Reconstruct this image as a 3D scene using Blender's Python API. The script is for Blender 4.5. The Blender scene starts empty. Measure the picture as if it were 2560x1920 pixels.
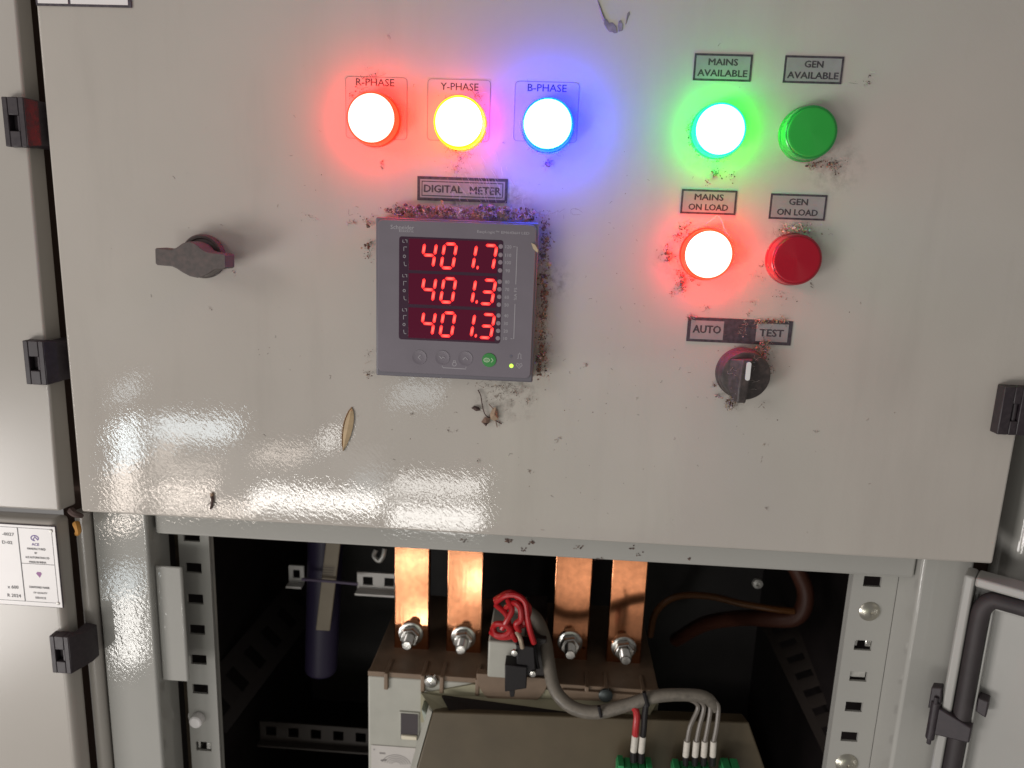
import bpy, bmesh, math, random
from mathutils import Vector, Matrix
random.seed(7)
R = math.radians
S = bpy.context.scene
COL = S.collection
MM = 0.001
# ------------------------------------------------------------------ camera
# door front = plane Y=0, X right, Z up, camera on the -Y side
CAM_D = 0.454
PITCH, YAW, ROLL = R(11.95), R(-2.9), R(-2.1)
FPX = 1850.0                                   # focal length in pixels of the 2560 px wide photograph
cp, sp, cy, sy, cr, sr = math.cos(PITCH), math.sin(PITCH), math.cos(YAW), math.sin(YAW), math.cos(ROLL), math.sin(ROLL)
fwd = Vector((sy*cp, cy*cp, -sp))
rt0 = Vector((cy, -sy, 0)); dn0 = fwd.cross(rt0)
right = cr*rt0 + sr*dn0
down = cr*dn0 - sr*rt0
camd = bpy.data.cameras.new('camera'); cam = bpy.data.objects.new('camera', camd); COL.objects.link(cam)
rot = Matrix((right, -down, -fwd)).transposed()
cam.matrix_world = Matrix.Translation((0, -CAM_D, 0)) @ rot.to_4x4()
camd.sensor_width = 36; camd.lens = 36*FPX/2560; camd.clip_start = 0.01; camd.clip_end = 50
camd.dof.use_dof = True; camd.dof.focus_distance = 0.45; camd.dof.aperture_fstop = 9.5
S.camera = cam
S.render.resolution_x, S.render.resolution_y = 1024, 768
S.view_settings.view_transform = 'Standard'; S.view_settings.look = 'None'
S.view_settings.exposure = 0.0; S.view_settings.gamma = 1.0
S.cycles.use_denoising = True
S.cycles.max_bounces = 8

def P(px, py, Y=0.0):
    """point (X, Z in mm) on the plane Y (mm) seen at a place of the photograph"""
    d = right*((px-1280)/FPX) + down*((py-960)/FPX) + fwd
    t = (CAM_D + Y*MM)/d.y
    return d.x*t/MM, d.z*t/MM
def P3(px, py, Y=0.0):
    x, z = P(px, py, Y); return (x, Y, z)

# ------------------------------------------------------------------ world and lights
W = bpy.data.worlds.new('World'); S.world = W; W.use_nodes = True
bg = W.node_tree.nodes['Background']; bg.inputs[0].default_value = (1.0, 0.95, 0.91, 1); bg.inputs[1].default_value = 0.205

LY = 2.0                                        # the open doorway stands 2 m behind the door plane
def doorway(x0, x1, y0, y1, col, rad, plane=0.0):
    """a bright patch of the doorway behind the photographer, at the place its mirror image shows"""
    xa, za = P((x0+x1)/2, (y0+y1)/2, plane)
    xl, _ = P(x0, (y0+y1)/2, plane); xr, _ = P(x1, (y0+y1)/2, plane)
    _, zt = P((x0+x1)/2, y0, plane); _, zb = P((x0+x1)/2, y1, plane)
    k = (2*plane*MM + CAM_D + LY)/(plane*MM + CAM_D)
    w, h = abs(xr-xl)*k*MM, abs(zt-zb)*k*MM
    area_light('doorway_light', (xa*k*MM, -LY, za*k*MM), (R(90), 0, 0), w, h, col, rad)
def area_light(name, loc, rot, w, h, col, rad):
    l = bpy.data.lights.new(name, 'AREA'); l.shape = 'RECTANGLE'; l.size = w; l.size_y = h
    l.energy = rad*math.pi*w*h; l.color = col
    o = bpy.data.objects.new(name, l); COL.objects.link(o); o.location = loc; o.rotation_euler = rot
    return o
COOL, WARM, WHITE = (0.86, 0.96, 1.0), (1.0, 0.88, 0.78), (1.0, 0.97, 0.92)
G = 22.0
for x0, x1, y0, y1, c, s in (
        (288, 345, 1050, 1165, COOL, .8), (282, 340, 1165, 1282, WARM, .65), (296, 340, 950, 1000, COOL, .22),
        (385, 590, 1046, 1100, COOL, .50), (392, 435, 1104, 1150, WARM, .3), (645, 765, 1122, 1150, WARM, .35),
        (800, 850, 1076, 1124, WHITE, .40), (380, 540, 1162, 1186, WARM, .3),
        (385, 530, 1215, 1238, WARM, .9), (400, 640, 1262, 1282, WARM, .9), (630, 955, 1228, 1276, WHITE, .95),
        (982, 1205, 1195, 1240, WHITE, .5), (975, 1205, 1266, 1325, WHITE, .75), (985, 1100, 960, 1012, COOL, .13),
        (880, 960, 1180, 1230, COOL, .12), (390, 950, 1110, 1300, WHITE, .035), (1215, 1700, 900, 1330, (.85, 1.0, .70), .018)):
    doorway(x0, x1, y0, y1, c, s*G)
for x0, x1, y0, y1, c, s in ((285, 345, 1295, 1322, WARM, 1.0), (292, 352, 1490, 1660, WHITE, .75), (280, 350, 1420, 1490, COOL, .35),
                             ):
    doorway(x0, x1, y0, y1, c, s*G, 20)
for x0, x1, y0, y1, c, s in ((985, 1080, 1388, 1414, WHITE, .6), (1036, 1078, 1535, 1580, WHITE, 1.2), (1176, 1212, 1430, 1472, WHITE, 1.1), (1000, 1014, 1416, 1560, WHITE, .25), (1120, 1205, 1392, 1416, WHITE, .18),
                             (985, 1075, 1425, 1600, WARM, .055), (1110, 1210, 1428, 1560, WARM, .045), (1385, 1640, 1385, 1505, WARM, .06)):
    doorway(x0, x1, y0, y1, c, s*G, 118)
# bright ground and wall outside, to the left and below, and an added soft fill lamp high on the left
area_light('daylight_left', (-1.85, -1.35, -1.0), Vector((-1.85, -1.35, -0.9)).to_track_quat('Z', 'Y').to_euler(), 0.8, 0.7, (1.0, 0.95, 0.92), 12.5)
area_light('fill_high', (-2.15, -1.5, 0.8), Vector((-2.15, -1.5, 0.9)).to_track_quat('Z', 'Y').to_euler(), 0.8, 0.8, (1.0, 0.93, 0.90), 5.2)

# ------------------------------------------------------------------ materials
MATS = {}
def mat(name, col, rough=0.5, metal=0.0, spec=0.5, coat=0.0, bump=None, var=0.0, emit=None, estr=0.0, trans=0.0, alpha=1.0, var_scale=60, dust=None, brot=-48):
    if name in MATS: return MATS[name]
    m = bpy.data.materials.new(name); m.use_nodes = True; MATS[name] = m
    nt = m.node_tree; N = nt.nodes; L = nt.links; b = N['Principled BSDF']
    b.inputs['Base Color'].default_value = (*col, 1); b.inputs['Roughness'].default_value = rough
    b.inputs['Metallic'].default_value = metal; b.inputs['Specular IOR Level'].default_value = spec
    b.inputs['Coat Weight'].default_value = coat; b.inputs['Coat Roughness'].default_value = 0.15
    b.inputs['Transmission Weight'].default_value = trans; b.inputs['Alpha'].default_value = alpha
    if emit:
        b.inputs['Emission Color'].default_value = (*emit, 1); b.inputs['Emission Strength'].default_value = estr
    tc = N.new('ShaderNodeTexCoord')
    out = None
    if var:
        n = N.new('ShaderNodeTexNoise'); n.inputs['Scale'].default_value = var_scale; n.inputs['Detail'].default_value = 5
        L.new(tc.outputs['Object'], n.inputs['Vector'])
        mr = N.new('ShaderNodeMapRange'); mr.inputs[1].default_value = .3; mr.inputs[2].default_value = .7
        mr.inputs[3].default_value = 1-var; mr.inputs[4].default_value = 1+var
        L.new(n.outputs['Fac'], mr.inputs[0])
        mx = N.new('ShaderNodeMix'); mx.data_type = 'RGBA'; mx.blend_type = 'MULTIPLY'; mx.inputs[0].default_value = 1
        mx.inputs[6].default_value = (*col, 1); L.new(mr.outputs[0], mx.inputs[7]); out = mx.outputs[2]
    if dust:                                    # dust settled on faces that look up, broken up by noise
        dcol, amount = dust
        ge = N.new('ShaderNodeNewGeometry'); se = N.new('ShaderNodeSeparateXYZ'); L.new(ge.outputs['Normal'], se.inputs[0])
        n2 = N.new('ShaderNodeTexNoise'); n2.inputs['Scale'].default_value = 350; n2.inputs['Detail'].default_value = 6
        L.new(tc.outputs['Object'], n2.inputs['Vector'])
        a = N.new('ShaderNodeMath'); a.operation = 'MULTIPLY_ADD'; L.new(se.outputs[2], a.inputs[0]); a.inputs[1].default_value = .6; L.new(n2.outputs['Fac'], a.inputs[2])
        mr2 = N.new('ShaderNodeMapRange'); mr2.inputs[1].default_value = .42; mr2.inputs[2].default_value = .85; mr2.inputs[3].default_value = 0; mr2.inputs[4].default_value = amount
        L.new(a.outputs[0], mr2.inputs[0])
        mx2 = N.new('ShaderNodeMix'); mx2.data_type = 'RGBA'; L.new(mr2.outputs[0], mx2.inputs[0])
        if out: L.new(out, mx2.inputs[6])
        else: mx2.inputs[6].default_value = (*col, 1)
        mx2.inputs[7].default_value = (*dcol, 1); out = mx2.outputs[2]
        mr3 = N.new('ShaderNodeMapRange'); mr3.inputs[3].default_value = rough; mr3.inputs[4].default_value = .95; L.new(mr2.outputs[0], mr3.inputs[0])
        L.new(mr3.outputs[0], b.inputs['Roughness'])
    if out: L.new(out, b.inputs['Base Color'])
    if bump:
        strength, scale, stretch = bump
        mp = N.new('ShaderNodeMapping'); mp.inputs['Scale'].default_value = (1, 1, stretch)
        mp0 = N.new('ShaderNodeMapping'); mp0.inputs['Rotation'].default_value = (0, R(brot), 0)
        L.new(tc.outputs['Object'], mp0.inputs[0]); L.new(mp0.outputs[0], mp.inputs[0])
        nb = N.new('ShaderNodeTexNoise'); nb.inputs['Scale'].default_value = scale; nb.inputs['Detail'].default_value = 2
        L.new(mp.outputs[0], nb.inputs['Vector'])
        bp = N.new('ShaderNodeBump'); bp.inputs['Strength'].default_value = strength; bp.inputs['Distance'].default_value = 0.0003
        L.new(nb.outputs['Fac'], bp.inputs['Height']); L.new(bp.outputs[0], b.inputs['Normal'])
    return m

def door_material():
    m = mat('door_paint', (.515, .480, .435), .02, bump=(.11, 290, 2.3), var=.045, var_scale=9)
    nt = m.node_tree; N = nt.nodes; L = nt.links; b = N['Principled BSDF']
    prev = b.inputs['Base Color'].links[0].from_socket
    ge = N.new('ShaderNodeNewGeometry')
    nz = N.new('ShaderNodeTexNoise'); nz.inputs['Scale'].default_value = 140; nz.inputs['Detail'].default_value = 7; nz.inputs['Roughness'].default_value = .7
    L.new(ge.outputs['Position'], nz.inputs['Vector'])
    tot = None                                  # grime rubbed into the paint around the fittings
    for px, py, r, a in ((1285, 985, 26, .85), (1215, 995, 12, .5), (1640, 640, 0, 0), (1985, 600, 24, .7), (1895, 870, 20, .8), (1690, 650, 22, .45),
                         (1150, 520, 28, .75), (1265, 515, 24, .8), (1375, 700, 20, .75), (1370, 880, 14, .5), (1740, 370, 18, .35), (2085, 415, 24, .65), (1840, 1000, 12, .5), (935, 215, 16, .6), (1145, 420, 14, .4)):
        if not r: continue
        x, z = P(px, py)
        d = N.new('ShaderNodeVectorMath'); d.operation = 'DISTANCE'; L.new(ge.outputs['Position'], d.inputs[0]); d.inputs[1].default_value = (x*MM, 0, z*MM)
        mr = N.new('ShaderNodeMapRange'); mr.interpolation_type = 'SMOOTHSTEP'; mr.inputs[1].default_value = 0; mr.inputs[2].default_value = r*MM; mr.inputs[3].default_value = a; mr.inputs[4].default_value = 0
        L.new(d.outputs['Value'], mr.inputs[0])
        if tot is None: tot = mr.outputs[0]
        else:
            mxm = N.new('ShaderNodeMath'); mxm.operation = 'MAXIMUM'; L.new(tot, mxm.inputs[0]); L.new(mr.outputs[0], mxm.inputs[1]); tot = mxm.outputs[0]
    nr = N.new('ShaderNodeMapRange'); nr.inputs[1].default_value = .45; nr.inputs[2].default_value = .68; L.new(nz.outputs['Fac'], nr.inputs[0])
    mu = N.new('ShaderNodeMath'); mu.operation = 'MULTIPLY'; L.new(tot, mu.inputs[0]); L.new(nr.outputs[0], mu.inputs[1])
    mpd = N.new('ShaderNodeMapping'); mpd.inputs['Scale'].default_value = (26, 26, 4); L.new(ge.outputs['Position'], mpd.inputs[0])
    nd = N.new('ShaderNodeTexNoise'); nd.inputs['Scale'].default_value = 1; nd.inputs['Detail'].default_value = 8; nd.inputs['Roughness'].default_value = .65; L.new(mpd.outputs[0], nd.inputs['Vector'])
    rd_ = N.new('ShaderNodeMapRange'); rd_.inputs[1].default_value = .52; rd_.inputs[2].default_value = .78; rd_.inputs[3].default_value = 0; rd_.inputs[4].default_value = .11; L.new(nd.outputs['Fac'], rd_.inputs[0])
    ad = N.new('ShaderNodeMath'); ad.operation = 'MAXIMUM'; L.new(mu.outputs[0], ad.inputs[0]); L.new(rd_.outputs[0], ad.inputs[1]); mu = ad
    mx = N.new('ShaderNodeMix'); mx.data_type = 'RGBA'; L.new(mu.outputs[0], mx.inputs[0]); L.new(prev, mx.inputs[6]); mx.inputs[7].default_value = (.14, .115, .10, 1)
    L.new(mx.outputs[2], b.inputs['Base Color'])
    return m
DOOR = door_material()
PAINT = mat('cabinet_paint', (.41, .405, .378), .05, bump=(.15, 300, 1.3), var=.03, var_scale=12)
PAINT_IN = mat('inner_skin_paint', (.37, .365, .345), .32, bump=(.06, 400, 1.3), var=.04, var_scale=15)
PAINT_SIDE = mat('neighbour_paint', (.46, .43, .39), .22, bump=(.06, 420, 1.5), var=.03, var_scale=10)
DARKIN = mat('shaded_inner_paint', (.015, .011, .011), .55, var=.3, var_scale=20)  # grey paint made near black, the compartment's shade put into the colour
GAP = mat('gap_dirt', (.075, .045, .034), .9)
BLACK = mat('black_plastic', (.026, .019, .024), .42, dust=((.09, .07, .075), .35))
KNOB = mat('knob_plastic', (.082, .066, .062), .5, dust=((.20, .14, .13), .6), var=.12, var_scale=500)
SWITCH = mat('switch_plastic', (.046, .036, .035), .42, dust=((.16, .11, .10), .55), var=.25, var_scale=260)
RUBBER = mat('rubber', (.035, .028, .030), .6, bump=(.3, 500, 1), var=.2)
GREYMETER = mat('meter_plastic', (.185, .162, .192), .42, bump=(.06, 1600, 1), var=.05)
GREYEDGE = mat('meter_rim', (.14, .13, .155), .4)
BEZEL = mat('display_bezel', (.050, .020, .042), .22)
WINDOW = mat('display_filter', (.030, .002, .010), .12, emit=(.085, .0004, .016), estr=.62)
PRINT = mat('pale_print', (.42, .40, .43), .6)
INK = mat('dark_ink', (.055, .045, .055), .55, var=.35, var_scale=500)
LABELBORDER = mat('label_border', (.060, .048, .062), .5, var=.4, var_scale=400)
LABELFACE = mat('label_face', (.31, .29, .295), .32, var=.08, var_scale=120)
CLEARFILM = mat('sticker_film', (.47, .44, .41), .3, var=.04)
STEEL = mat('steel', (.62, .61, .58), .25, metal=1, bump=(.1, 900, 1))
ZINC = mat('zinc_screw', (.55, .53, .46), .28, metal=1, bump=(.15, 900, 1))
COPPER = mat('copper', (.58, .25, .125), .12, metal=1, bump=(.05, 420, .05), var=.14, var_scale=160, brot=0)
BREAKER = mat('breaker_grey', (.42, .415, .365), .4, var=.05)
BAKELITE = mat('brown_bakelite', (.20, .138, .092), .5, var=.15)
COVER = mat('shaded_cover', (.098, .074, .042), .5, bump=(.1, 900, 1), var=.10, var_scale=40)  # beige darkened to tan, shade on the cover put into the colour
OLIVE = mat('olive_body', (.33, .31, .21), .5, var=.06)
REDW = mat('red_insulation', (.42, .012, .016), .35)
BLACKW = mat('black_insulation', (.012, .010, .011), .45, spec=.3)
GREYHOSE = mat('grey_hose', (.13, .115, .095), .33, bump=(.6, 420, 1), var=.2, var_scale=200, dust=((.24, .21, .17), .6))
GREYW = mat('grey_insulation', (.16, .14, .12), .4)
FERRULE = mat('white_sleeve', (.62, .58, .52), .5, var=.1, var_scale=400)
GREEN_T = mat('green_terminal', (.03, .30, .10), .4)
NAVY = mat('navy_sleeve', (.030, .022, .060), .5)
IVORY = mat('ivory_strip', (.32, .27, .20), .55, var=.06)
WHITE_P = mat('white_plate', (.88, .85, .84), .35, var=.02)
WHITE_M = mat('galvanised', (.50, .49, .46), .4, metal=.3, var=.2, var_scale=200)
PURPLE = mat('purple_ink', (.16, .10, .33), .5)
MAUVE = mat('mauve_ink', (.33, .12, .33), .5)
YELLOWC = mat('yellow_cable', (.50, .30, .03), .4)
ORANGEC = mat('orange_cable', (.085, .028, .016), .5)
D_DARK = mat('debris_dark', (.095, .062, .055), .9)
D_BROWN = mat('debris_brown', (.19, .12, .09), .9)
D_TAN = mat('debris_tan', (.36, .26, .18), .85)
D_PALE = mat('debris_fibre', (.55, .48, .44), .8)
MUD = mat('grey_mud', (.23, .20, .21), .95, var=.35, var_scale=300)
SEED = mat('papery_tan', (.45, .33, .19), .6, var=.15, var_scale=150)
SEEDRIM = mat('papery_rim', (.22, .11, .04), .6)
HUSK = mat('orange_husk', (.55, .26, .05), .7)

# ------------------------------------------------------------------ mesh helpers (all sizes in mm)
class MB:
    def __init__(s): s.bm = bmesh.new(); s.mi = 0
    def face(s, pts):
        vs = [s.bm.verts.new(p) for p in pts]
        f = s.bm.faces.new(vs); f.material_index = s.mi; return f
    def hexa(s, a, b):                          # two quads (lists of 4 points) joined to a closed box
        va = [s.bm.verts.new(p) for p in a]; vb = [s.bm.verts.new(p) for p in b]
        n = len(va); fs = [s.bm.faces.new(va), s.bm.faces.new(vb[::-1])]
        for i in range(n): fs.append(s.bm.faces.new((va[i], vb[i], vb[(i+1) % n], va[(i+1) % n])))
        for f in fs: f.material_index = s.mi
        return s
    def box(s, x0, x1, y0, y1, z0, z1):
        return s.hexa([(x0, y0, z0), (x1, y0, z0), (x1, y0, z1), (x0, y0, z1)], [(x0, y1, z0), (x1, y1, z0), (x1, y1, z1), (x0, y1, z1)])
    def prism(s, poly, y0, y1):                 # outline in X,Z
        return s.hexa([(x, y0, z) for x, z in poly], [(x, y1, z) for x, z in poly])
    def prismz(s, poly, z0, z1):                # outline in X,Y
        return s.hexa([(x, y, z0) for x, y in poly], [(x, y, z1) for x, y in poly])
    def lathe(s, c, prof, n=48, caps=True):     # profile (radius, y) about the Y axis through c=(x,z)
        rings = []
        for r, y in prof:
            if r < 1e-6: rings.append([s.bm.verts.new((c[0], y, c[1]))])
            else: rings.append([s.bm.verts.new((c[0]+r*math.cos(2*math.pi*i/n), y, c[1]+r*math.sin(2*math.pi*i/n))) for i in range(n)])
        for a, b in zip(rings, rings[1:]):
            for i in range(n):
                j = (i+1) % n
                if len(a) == 1: f = (a[0], b[j], b[i])
                elif len(b) == 1: f = (a[i], a[j], b[0])
                else: f = (a[i], a[j], b[j], b[i])
                s.bm.faces.new(f).material_index = s.mi
        return s
    def tube(s, pts, r, n=10, cap=True, smooth=4):
        pts = [Vector(p) for p in pts]
        if smooth and len(pts) > 2:
            q = []; e = [pts[0]*2-pts[1]] + pts + [pts[-1]*2-pts[-2]]
            for i in range(1, len(e)-2):
                a, b, c, d = e[i-1:i+3]
                for k in range(smooth):
                    t = k/smooth
                    q.append(.5*((2*b)+(c-a)*t+(2*a-5*b+4*c-d)*t*t+(3*b-a-3*c+d)*t**3))
            pts = q + [pts[-1]]
        rs = r if isinstance(r, (list, tuple)) else None
        up = Vector((0, -1, 0.01)); rings = []
        for i, p in enumerate(pts):
            t = (pts[min(i+1, len(pts)-1)] - pts[max(i-1, 0)])
            if t.length < 1e-9: t = Vector((0, 0, 1))
            t.normalize(); u = (up - t*up.dot(t))
            if u.length < 1e-3: u = Vector((1, 0, 0)) - t*t.x
            u.normalize(); v = t.cross(u); up = u
            rr = r if rs is None else rs[0] + (rs[1]-rs[0])*i/(len(pts)-1)
            rings.append([s.bm.verts.new(p + u*(rr*math.cos(2*math.pi*k/n)) + v*(rr*math.sin(2*math.pi*k/n))) for k in range(n)])
        for a, b in zip(rings, rings[1:]):
            for k in range(n): s.bm.faces.new((a[k], a[(k+1) % n], b[(k+1) % n], b[k])).material_index = s.mi
        if cap:
            s.bm.faces.new(rings[0][::-1]).material_index = s.mi; s.bm.faces.new(rings[-1]).material_index = s.mi
        return s
    def ribbon(s, pts, w, y, closed=False, t=.05):  # flat printed stroke in the X,Z plane
        n = len(pts); L_, R_ = [], []
        for i in range(n):
            if closed: a, b = pts[i-1], pts[(i+1) % n]
            else: a, b = pts[max(i-1, 0)], pts[min(i+1, n-1)]
            dx, dz = b[0]-a[0], b[1]-a[1]; l = math.hypot(dx, dz) or 1
            nx, nz = -dz/l*w/2, dx/l*w/2
            L_.append((pts[i][0]+nx, pts[i][1]+nz)); R_.append((pts[i][0]-nx, pts[i][1]-nz))
        for i in range(n if closed else n-1):
            j = (i+1) % n
            s.face([(R_[i][0], y, R_[i][1]), (R_[j][0], y, R_[j][1]), (L_[j][0], y, L_[j][1]), (L_[i][0], y, L_[i][1])])
        return s

def origin_of(o):
    v = Vector((0, 0, 0))
    while o: v += o.location; o = o.parent
    return v
def obj(name, mb, m, parent=None, bevel=0, smooth=True, seg=2, ang=35, label=None, solid=0):
    bm = mb.bm
    bmesh.ops.recalc_face_normals(bm, faces=bm.faces)
    bmesh.ops.scale(bm, vec=(MM, MM, MM), verts=bm.verts)
    if parent is not None: org = origin_of(parent)
    else:
        lo = Vector([min(v.co[i] for v in bm.verts) for i in range(3)]); hi = Vector([max(v.co[i] for v in bm.verts) for i in range(3)]); org = (lo+hi)/2
    bmesh.ops.translate(bm, vec=-org, verts=bm.verts)
    me = bpy.data.meshes.new(name); bm.to_mesh(me); bm.free()
    for mm_ in (m if isinstance(m, (list, tuple)) else [m]): me.materials.append(mm_)
    if smooth:
        me.shade_smooth(); me.set_sharp_from_angle(angle=R(ang))
    o = bpy.data.objects.new(name, me); COL.objects.link(o)
    if parent is not None: o.parent = parent
    else: o.location = org
    if solid:
        md = o.modifiers.new('thickness', 'SOLIDIFY'); md.thickness = solid*MM; md.offset = -1
    if bevel:
        md = o.modifiers.new('bevel', 'BEVEL'); md.width = bevel*MM; md.segments = seg; md.limit_method = 'ANGLE'; md.angle_limit = R(40)
    if label: o['label'] = label
    return o
def tag(o, label, cat, group=None):
    o['label'] = label; o['category'] = cat
    if group: o['group'] = group
    return o
def thing(name, loc, label, cat, group=None):
    o = bpy.data.objects.new(name, None); COL.objects.link(o); o.empty_display_size = .01
    o.location = Vector(loc)*MM
    return tag(o, label, cat, group)
def letters(name, items, m, parent, y):
    """items: (text, centre x, centre z, width mm or None, height mm, bold, angle)"""
    bm = bmesh.new()
    for txt, x, z, w, h, bold, ang in items:
        cu = bpy.data.curves.new('text', 'FONT'); cu.body = txt; cu.size = 1; cu.align_x = 'CENTER'; cu.align_y = 'CENTER'; cu.resolution_u = 2
        cu.fill_mode = 'BOTH'
        to = bpy.data.objects.new('text', cu); COL.objects.link(to)
        dg = bpy.context.evaluated_depsgraph_get(); me = bpy.data.meshes.new_from_object(to.evaluated_get(dg))
        bpy.data.objects.remove(to); bpy.data.curves.remove(cu)
        if not me.vertices: continue
        xs = [v.co.x for v in me.vertices]; ys = [v.co.y for v in me.vertices]
        cx, cz = (min(xs)+max(xs))/2, (min(ys)+max(ys))/2
        sh = h/(max(ys)-min(ys)); sw = w/(max(xs)-min(xs)) if w else sh
        ca, sa = math.cos(ang), math.sin(ang)
        base = [v.co.copy() for v in me.vertices]
        st = bold*h*1.5
        for i_, (dx_, dz_) in enumerate(((0, 0), (-st, 0), (st, 0), (-st*.5, st*.6), (st*.5, -st*.6)) if bold else ((0, 0),)):
            for v, c_ in zip(me.vertices, base):
                a, b_ = (c_.x-cx)*sw+dx_, (c_.y-cz)*sh+dz_
                v.co = (x+a*ca-b_*sa, y-.012*i_, z+a*sa+b_*ca)
            bm.from_mesh(me)
        bpy.data.meshes.remove(me)
    mb = MB(); mb.bm.free(); mb.bm = bm
    return obj(name, mb, m, parent, smooth=False)
def rrect(x0, x1, z0, z1, r, n=5):
    pts = []
    for cx, cz, a0 in ((x1-r, z1-r, 0), (x0+r, z1-r, 90), (x0+r, z0+r, 180), (x1-r, z0+r, 270)):
        for k in range(n+1):
            a = R(a0+90*k/n); pts.append((cx+r*math.cos(a), cz+r*math.sin(a)))
    return pts
def circ(x, z, r, n=24): return [(x+r*math.cos(2*math.pi*i/n), z+r*math.sin(2*math.pi*i/n)) for i in range(n)]

# ================================================================== cabinet frame
DL, DR, DB = -311.0, 287.2, -198.5            # main door: left, right, bottom
cab = thing('switchgear_cabinet', (-12, 20, -400), 'grey painted cabinet frame below the big door with an open dark compartment', 'cabinet')
def stile(poly, z0, z1): return obj('stile', MB().prismz(poly, z0, z1), PAINT, cab, bevel=2.2, seg=3)
stile([(-317.5, 20), (-278, 20), (-278, 50), (-317.5, 50)], -620, 200)
stile([(255, 20), (288.5, 20), (288.5, 50), (255, 50)], -620, 200)
rb = MB(); rb.prismz([(-275.5, 26), (254, 26), (254, 60), (-275.5, 60)], -223.5, -150)
obj('top_rail', rb, PAINT, cab, bevel=2.0, seg=3)
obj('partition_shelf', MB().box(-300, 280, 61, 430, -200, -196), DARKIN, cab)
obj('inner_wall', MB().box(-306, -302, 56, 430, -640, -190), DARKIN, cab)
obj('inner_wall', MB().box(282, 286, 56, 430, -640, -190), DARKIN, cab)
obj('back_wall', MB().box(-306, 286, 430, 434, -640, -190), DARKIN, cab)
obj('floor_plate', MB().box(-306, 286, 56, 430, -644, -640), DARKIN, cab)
obj('backing', MB().box(-345, -317.6, 30, 34, -640, 220), GAP, cab)
obj('backing', MB().box(288.6, 312, 40, 44, -640, 220), GAP, cab)

def upright(x0, x1, y, z0, z1, holes, hx, hw, hh, m=PAINT, ret=14, side=1):
    mb = MB(); zs = [z0]; kinds = []
    for z in sorted(holes): kinds += [0, 1]; zs += [z-hh/2, z+hh/2]
    zs.append(z1); kinds.append(0)
    xs = [x0, hx-hw/2, hx+hw/2, x1]; cache = {}
    def V(x, z):
        k = (round(x, 4), round(z, 4))
        if k not in cache: cache[k] = mb.bm.verts.new((x, y, z))
        return cache[k]
    for i, k in enumerate(kinds):
        for j in range(3):
            if k and j == 1: continue
            mb.bm.faces.new((V(xs[j], zs[i]), V(xs[j+1], zs[i]), V(xs[j+1], zs[i+1]), V(xs[j], zs[i+1])))
    return mb
LH = [-259.5+25.6*1-25.6*(k+1) for k in range(12)]
LH = [-234.0-25.55*k for k in range(13)]
up1 = upright(-271.0, -247.5, 50.5, -600, -205, [z for k, z in enumerate(LH) if k not in (6,)], -260.5, 12.5, 8.2)
obj('perforated_upright', up1, PAINT, cab, solid=2.2, smooth=False)
up2 = upright(223.5, 254.8, 50.5, -600, -205, [z-1.8+25 for k, z in enumerate([-261.3-25.2*k for k in range(10)]) if k not in (1, 6)], 237.3, 12.5, 8.0)
obj('perforated_upright', up2, PAINT, cab, solid=2.2, smooth=False)
obj('upright_flange', MB().box(-250, -248.2, 52.9, 57, -600, -205), PAINT, cab)
obj('upright_flange', MB().box(224.2, 226, 52.9, 57, -600, -205), PAINT, cab)
# side returns between stile and upright are the faces of the stiles; a bent strike tab at the left
tb = MB().prismz([(-277.6, 26), (-258.5, 26), (-257.4, 28.2), (-277.6, 28.2)], -340.5, -248.3)
obj('strike_tab', tb, PAINT, cab, bevel=1.0)
obj('recess_back', MB().box(-277.9, -271.2, 56, 58, -600, -205), mat('recess_shade_dirt', (.07, .052, .034), .9, var=.3), cab)  # brown holds both the recess's shade and its dirt
obj('edge_bead', MB().tube([(-324.6, 22, -207), (-324.6, 22, -600)], 5.6, 14, smooth=0), PAINT_SIDE, cab)
# bolts on the uprights
def hexpts(c, r, y, rot=0): return [(c[0]+r*math.cos(R(60*k+rot)), y, c[1]+r*math.sin(R(60*k+rot))) for k in range(6)]
def pan_screw(c, y, r, label, m, dome=True):
    t = thing('pan_screw', (c[0], y, c[1]), label, 'screw', 'screws in the perforated uprights')
    obj('washer', MB().lathe(c, [(0, y-.2), (r*1.12, y-.2), (r*1.12, y-1.2), (r*.95, y-1.5), (0, y-1.5)], 32), m, t)
    if dome: obj('head', MB().lathe(c, [(r*.92, y-1.5), (r*.9, y-2.6), (r*.72, y-4.0), (r*.4, y-4.8), (.9, y-5.0), (.9, y-4.2), (0, y-4.2)], 32), m, t)
    else: obj('head', MB().lathe(c, [(r*.62, y-1.5), (r*.62, y-8), (r*.5, y-8.8), (0, y-9)], 32), m, t)
pan_screw((-263.2, -387.3), 50.5, 8.0, 'pale round headed bolt standing off the left perforated upright', WHITE_P, dome=False)
pan_screw((238.2, -261.3), 50.5, 8.2, 'upper domed zinc screw on the right perforated upright', ZINC)
pan_screw((238.0, -387.2), 50.5, 9.2, 'lower domed zinc screw on the right upright near the frame bottom', ZINC)
def cage_nut(c, y, label):
    t = thing('cage_nut', (c[0], y, c[1]), label, 'cage nut', 'cage nuts in the upright holes')
    obj('clip', MB().box(c[0]-5.6, c[0]-3.4, y-.5, y+6, c[1]-3.4, c[1]+3.4), STEEL, t, bevel=.4)
    obj('nut', MB().box(c[0]+1.6, c[0]+5.8, y-1.6, y+6, c[1]-3.2, c[1]+3.6), STEEL, t, bevel=.8)
cage_nut((-260.4, -412.9), 50.5, 'shiny cage nut in the lowest hole of the left upright')
cage_nut((237.3, -286.7), 50.5, 'bright edged cage nut in a hole of the right upright')
t = tag(obj('hole_plug', MB().box(231.6, 242.8, 49.6, 55, -315.2, -308.2), WHITE_M, bevel=.6), 'dull grey plug filling one hole of the right upright', 'plug')

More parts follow.
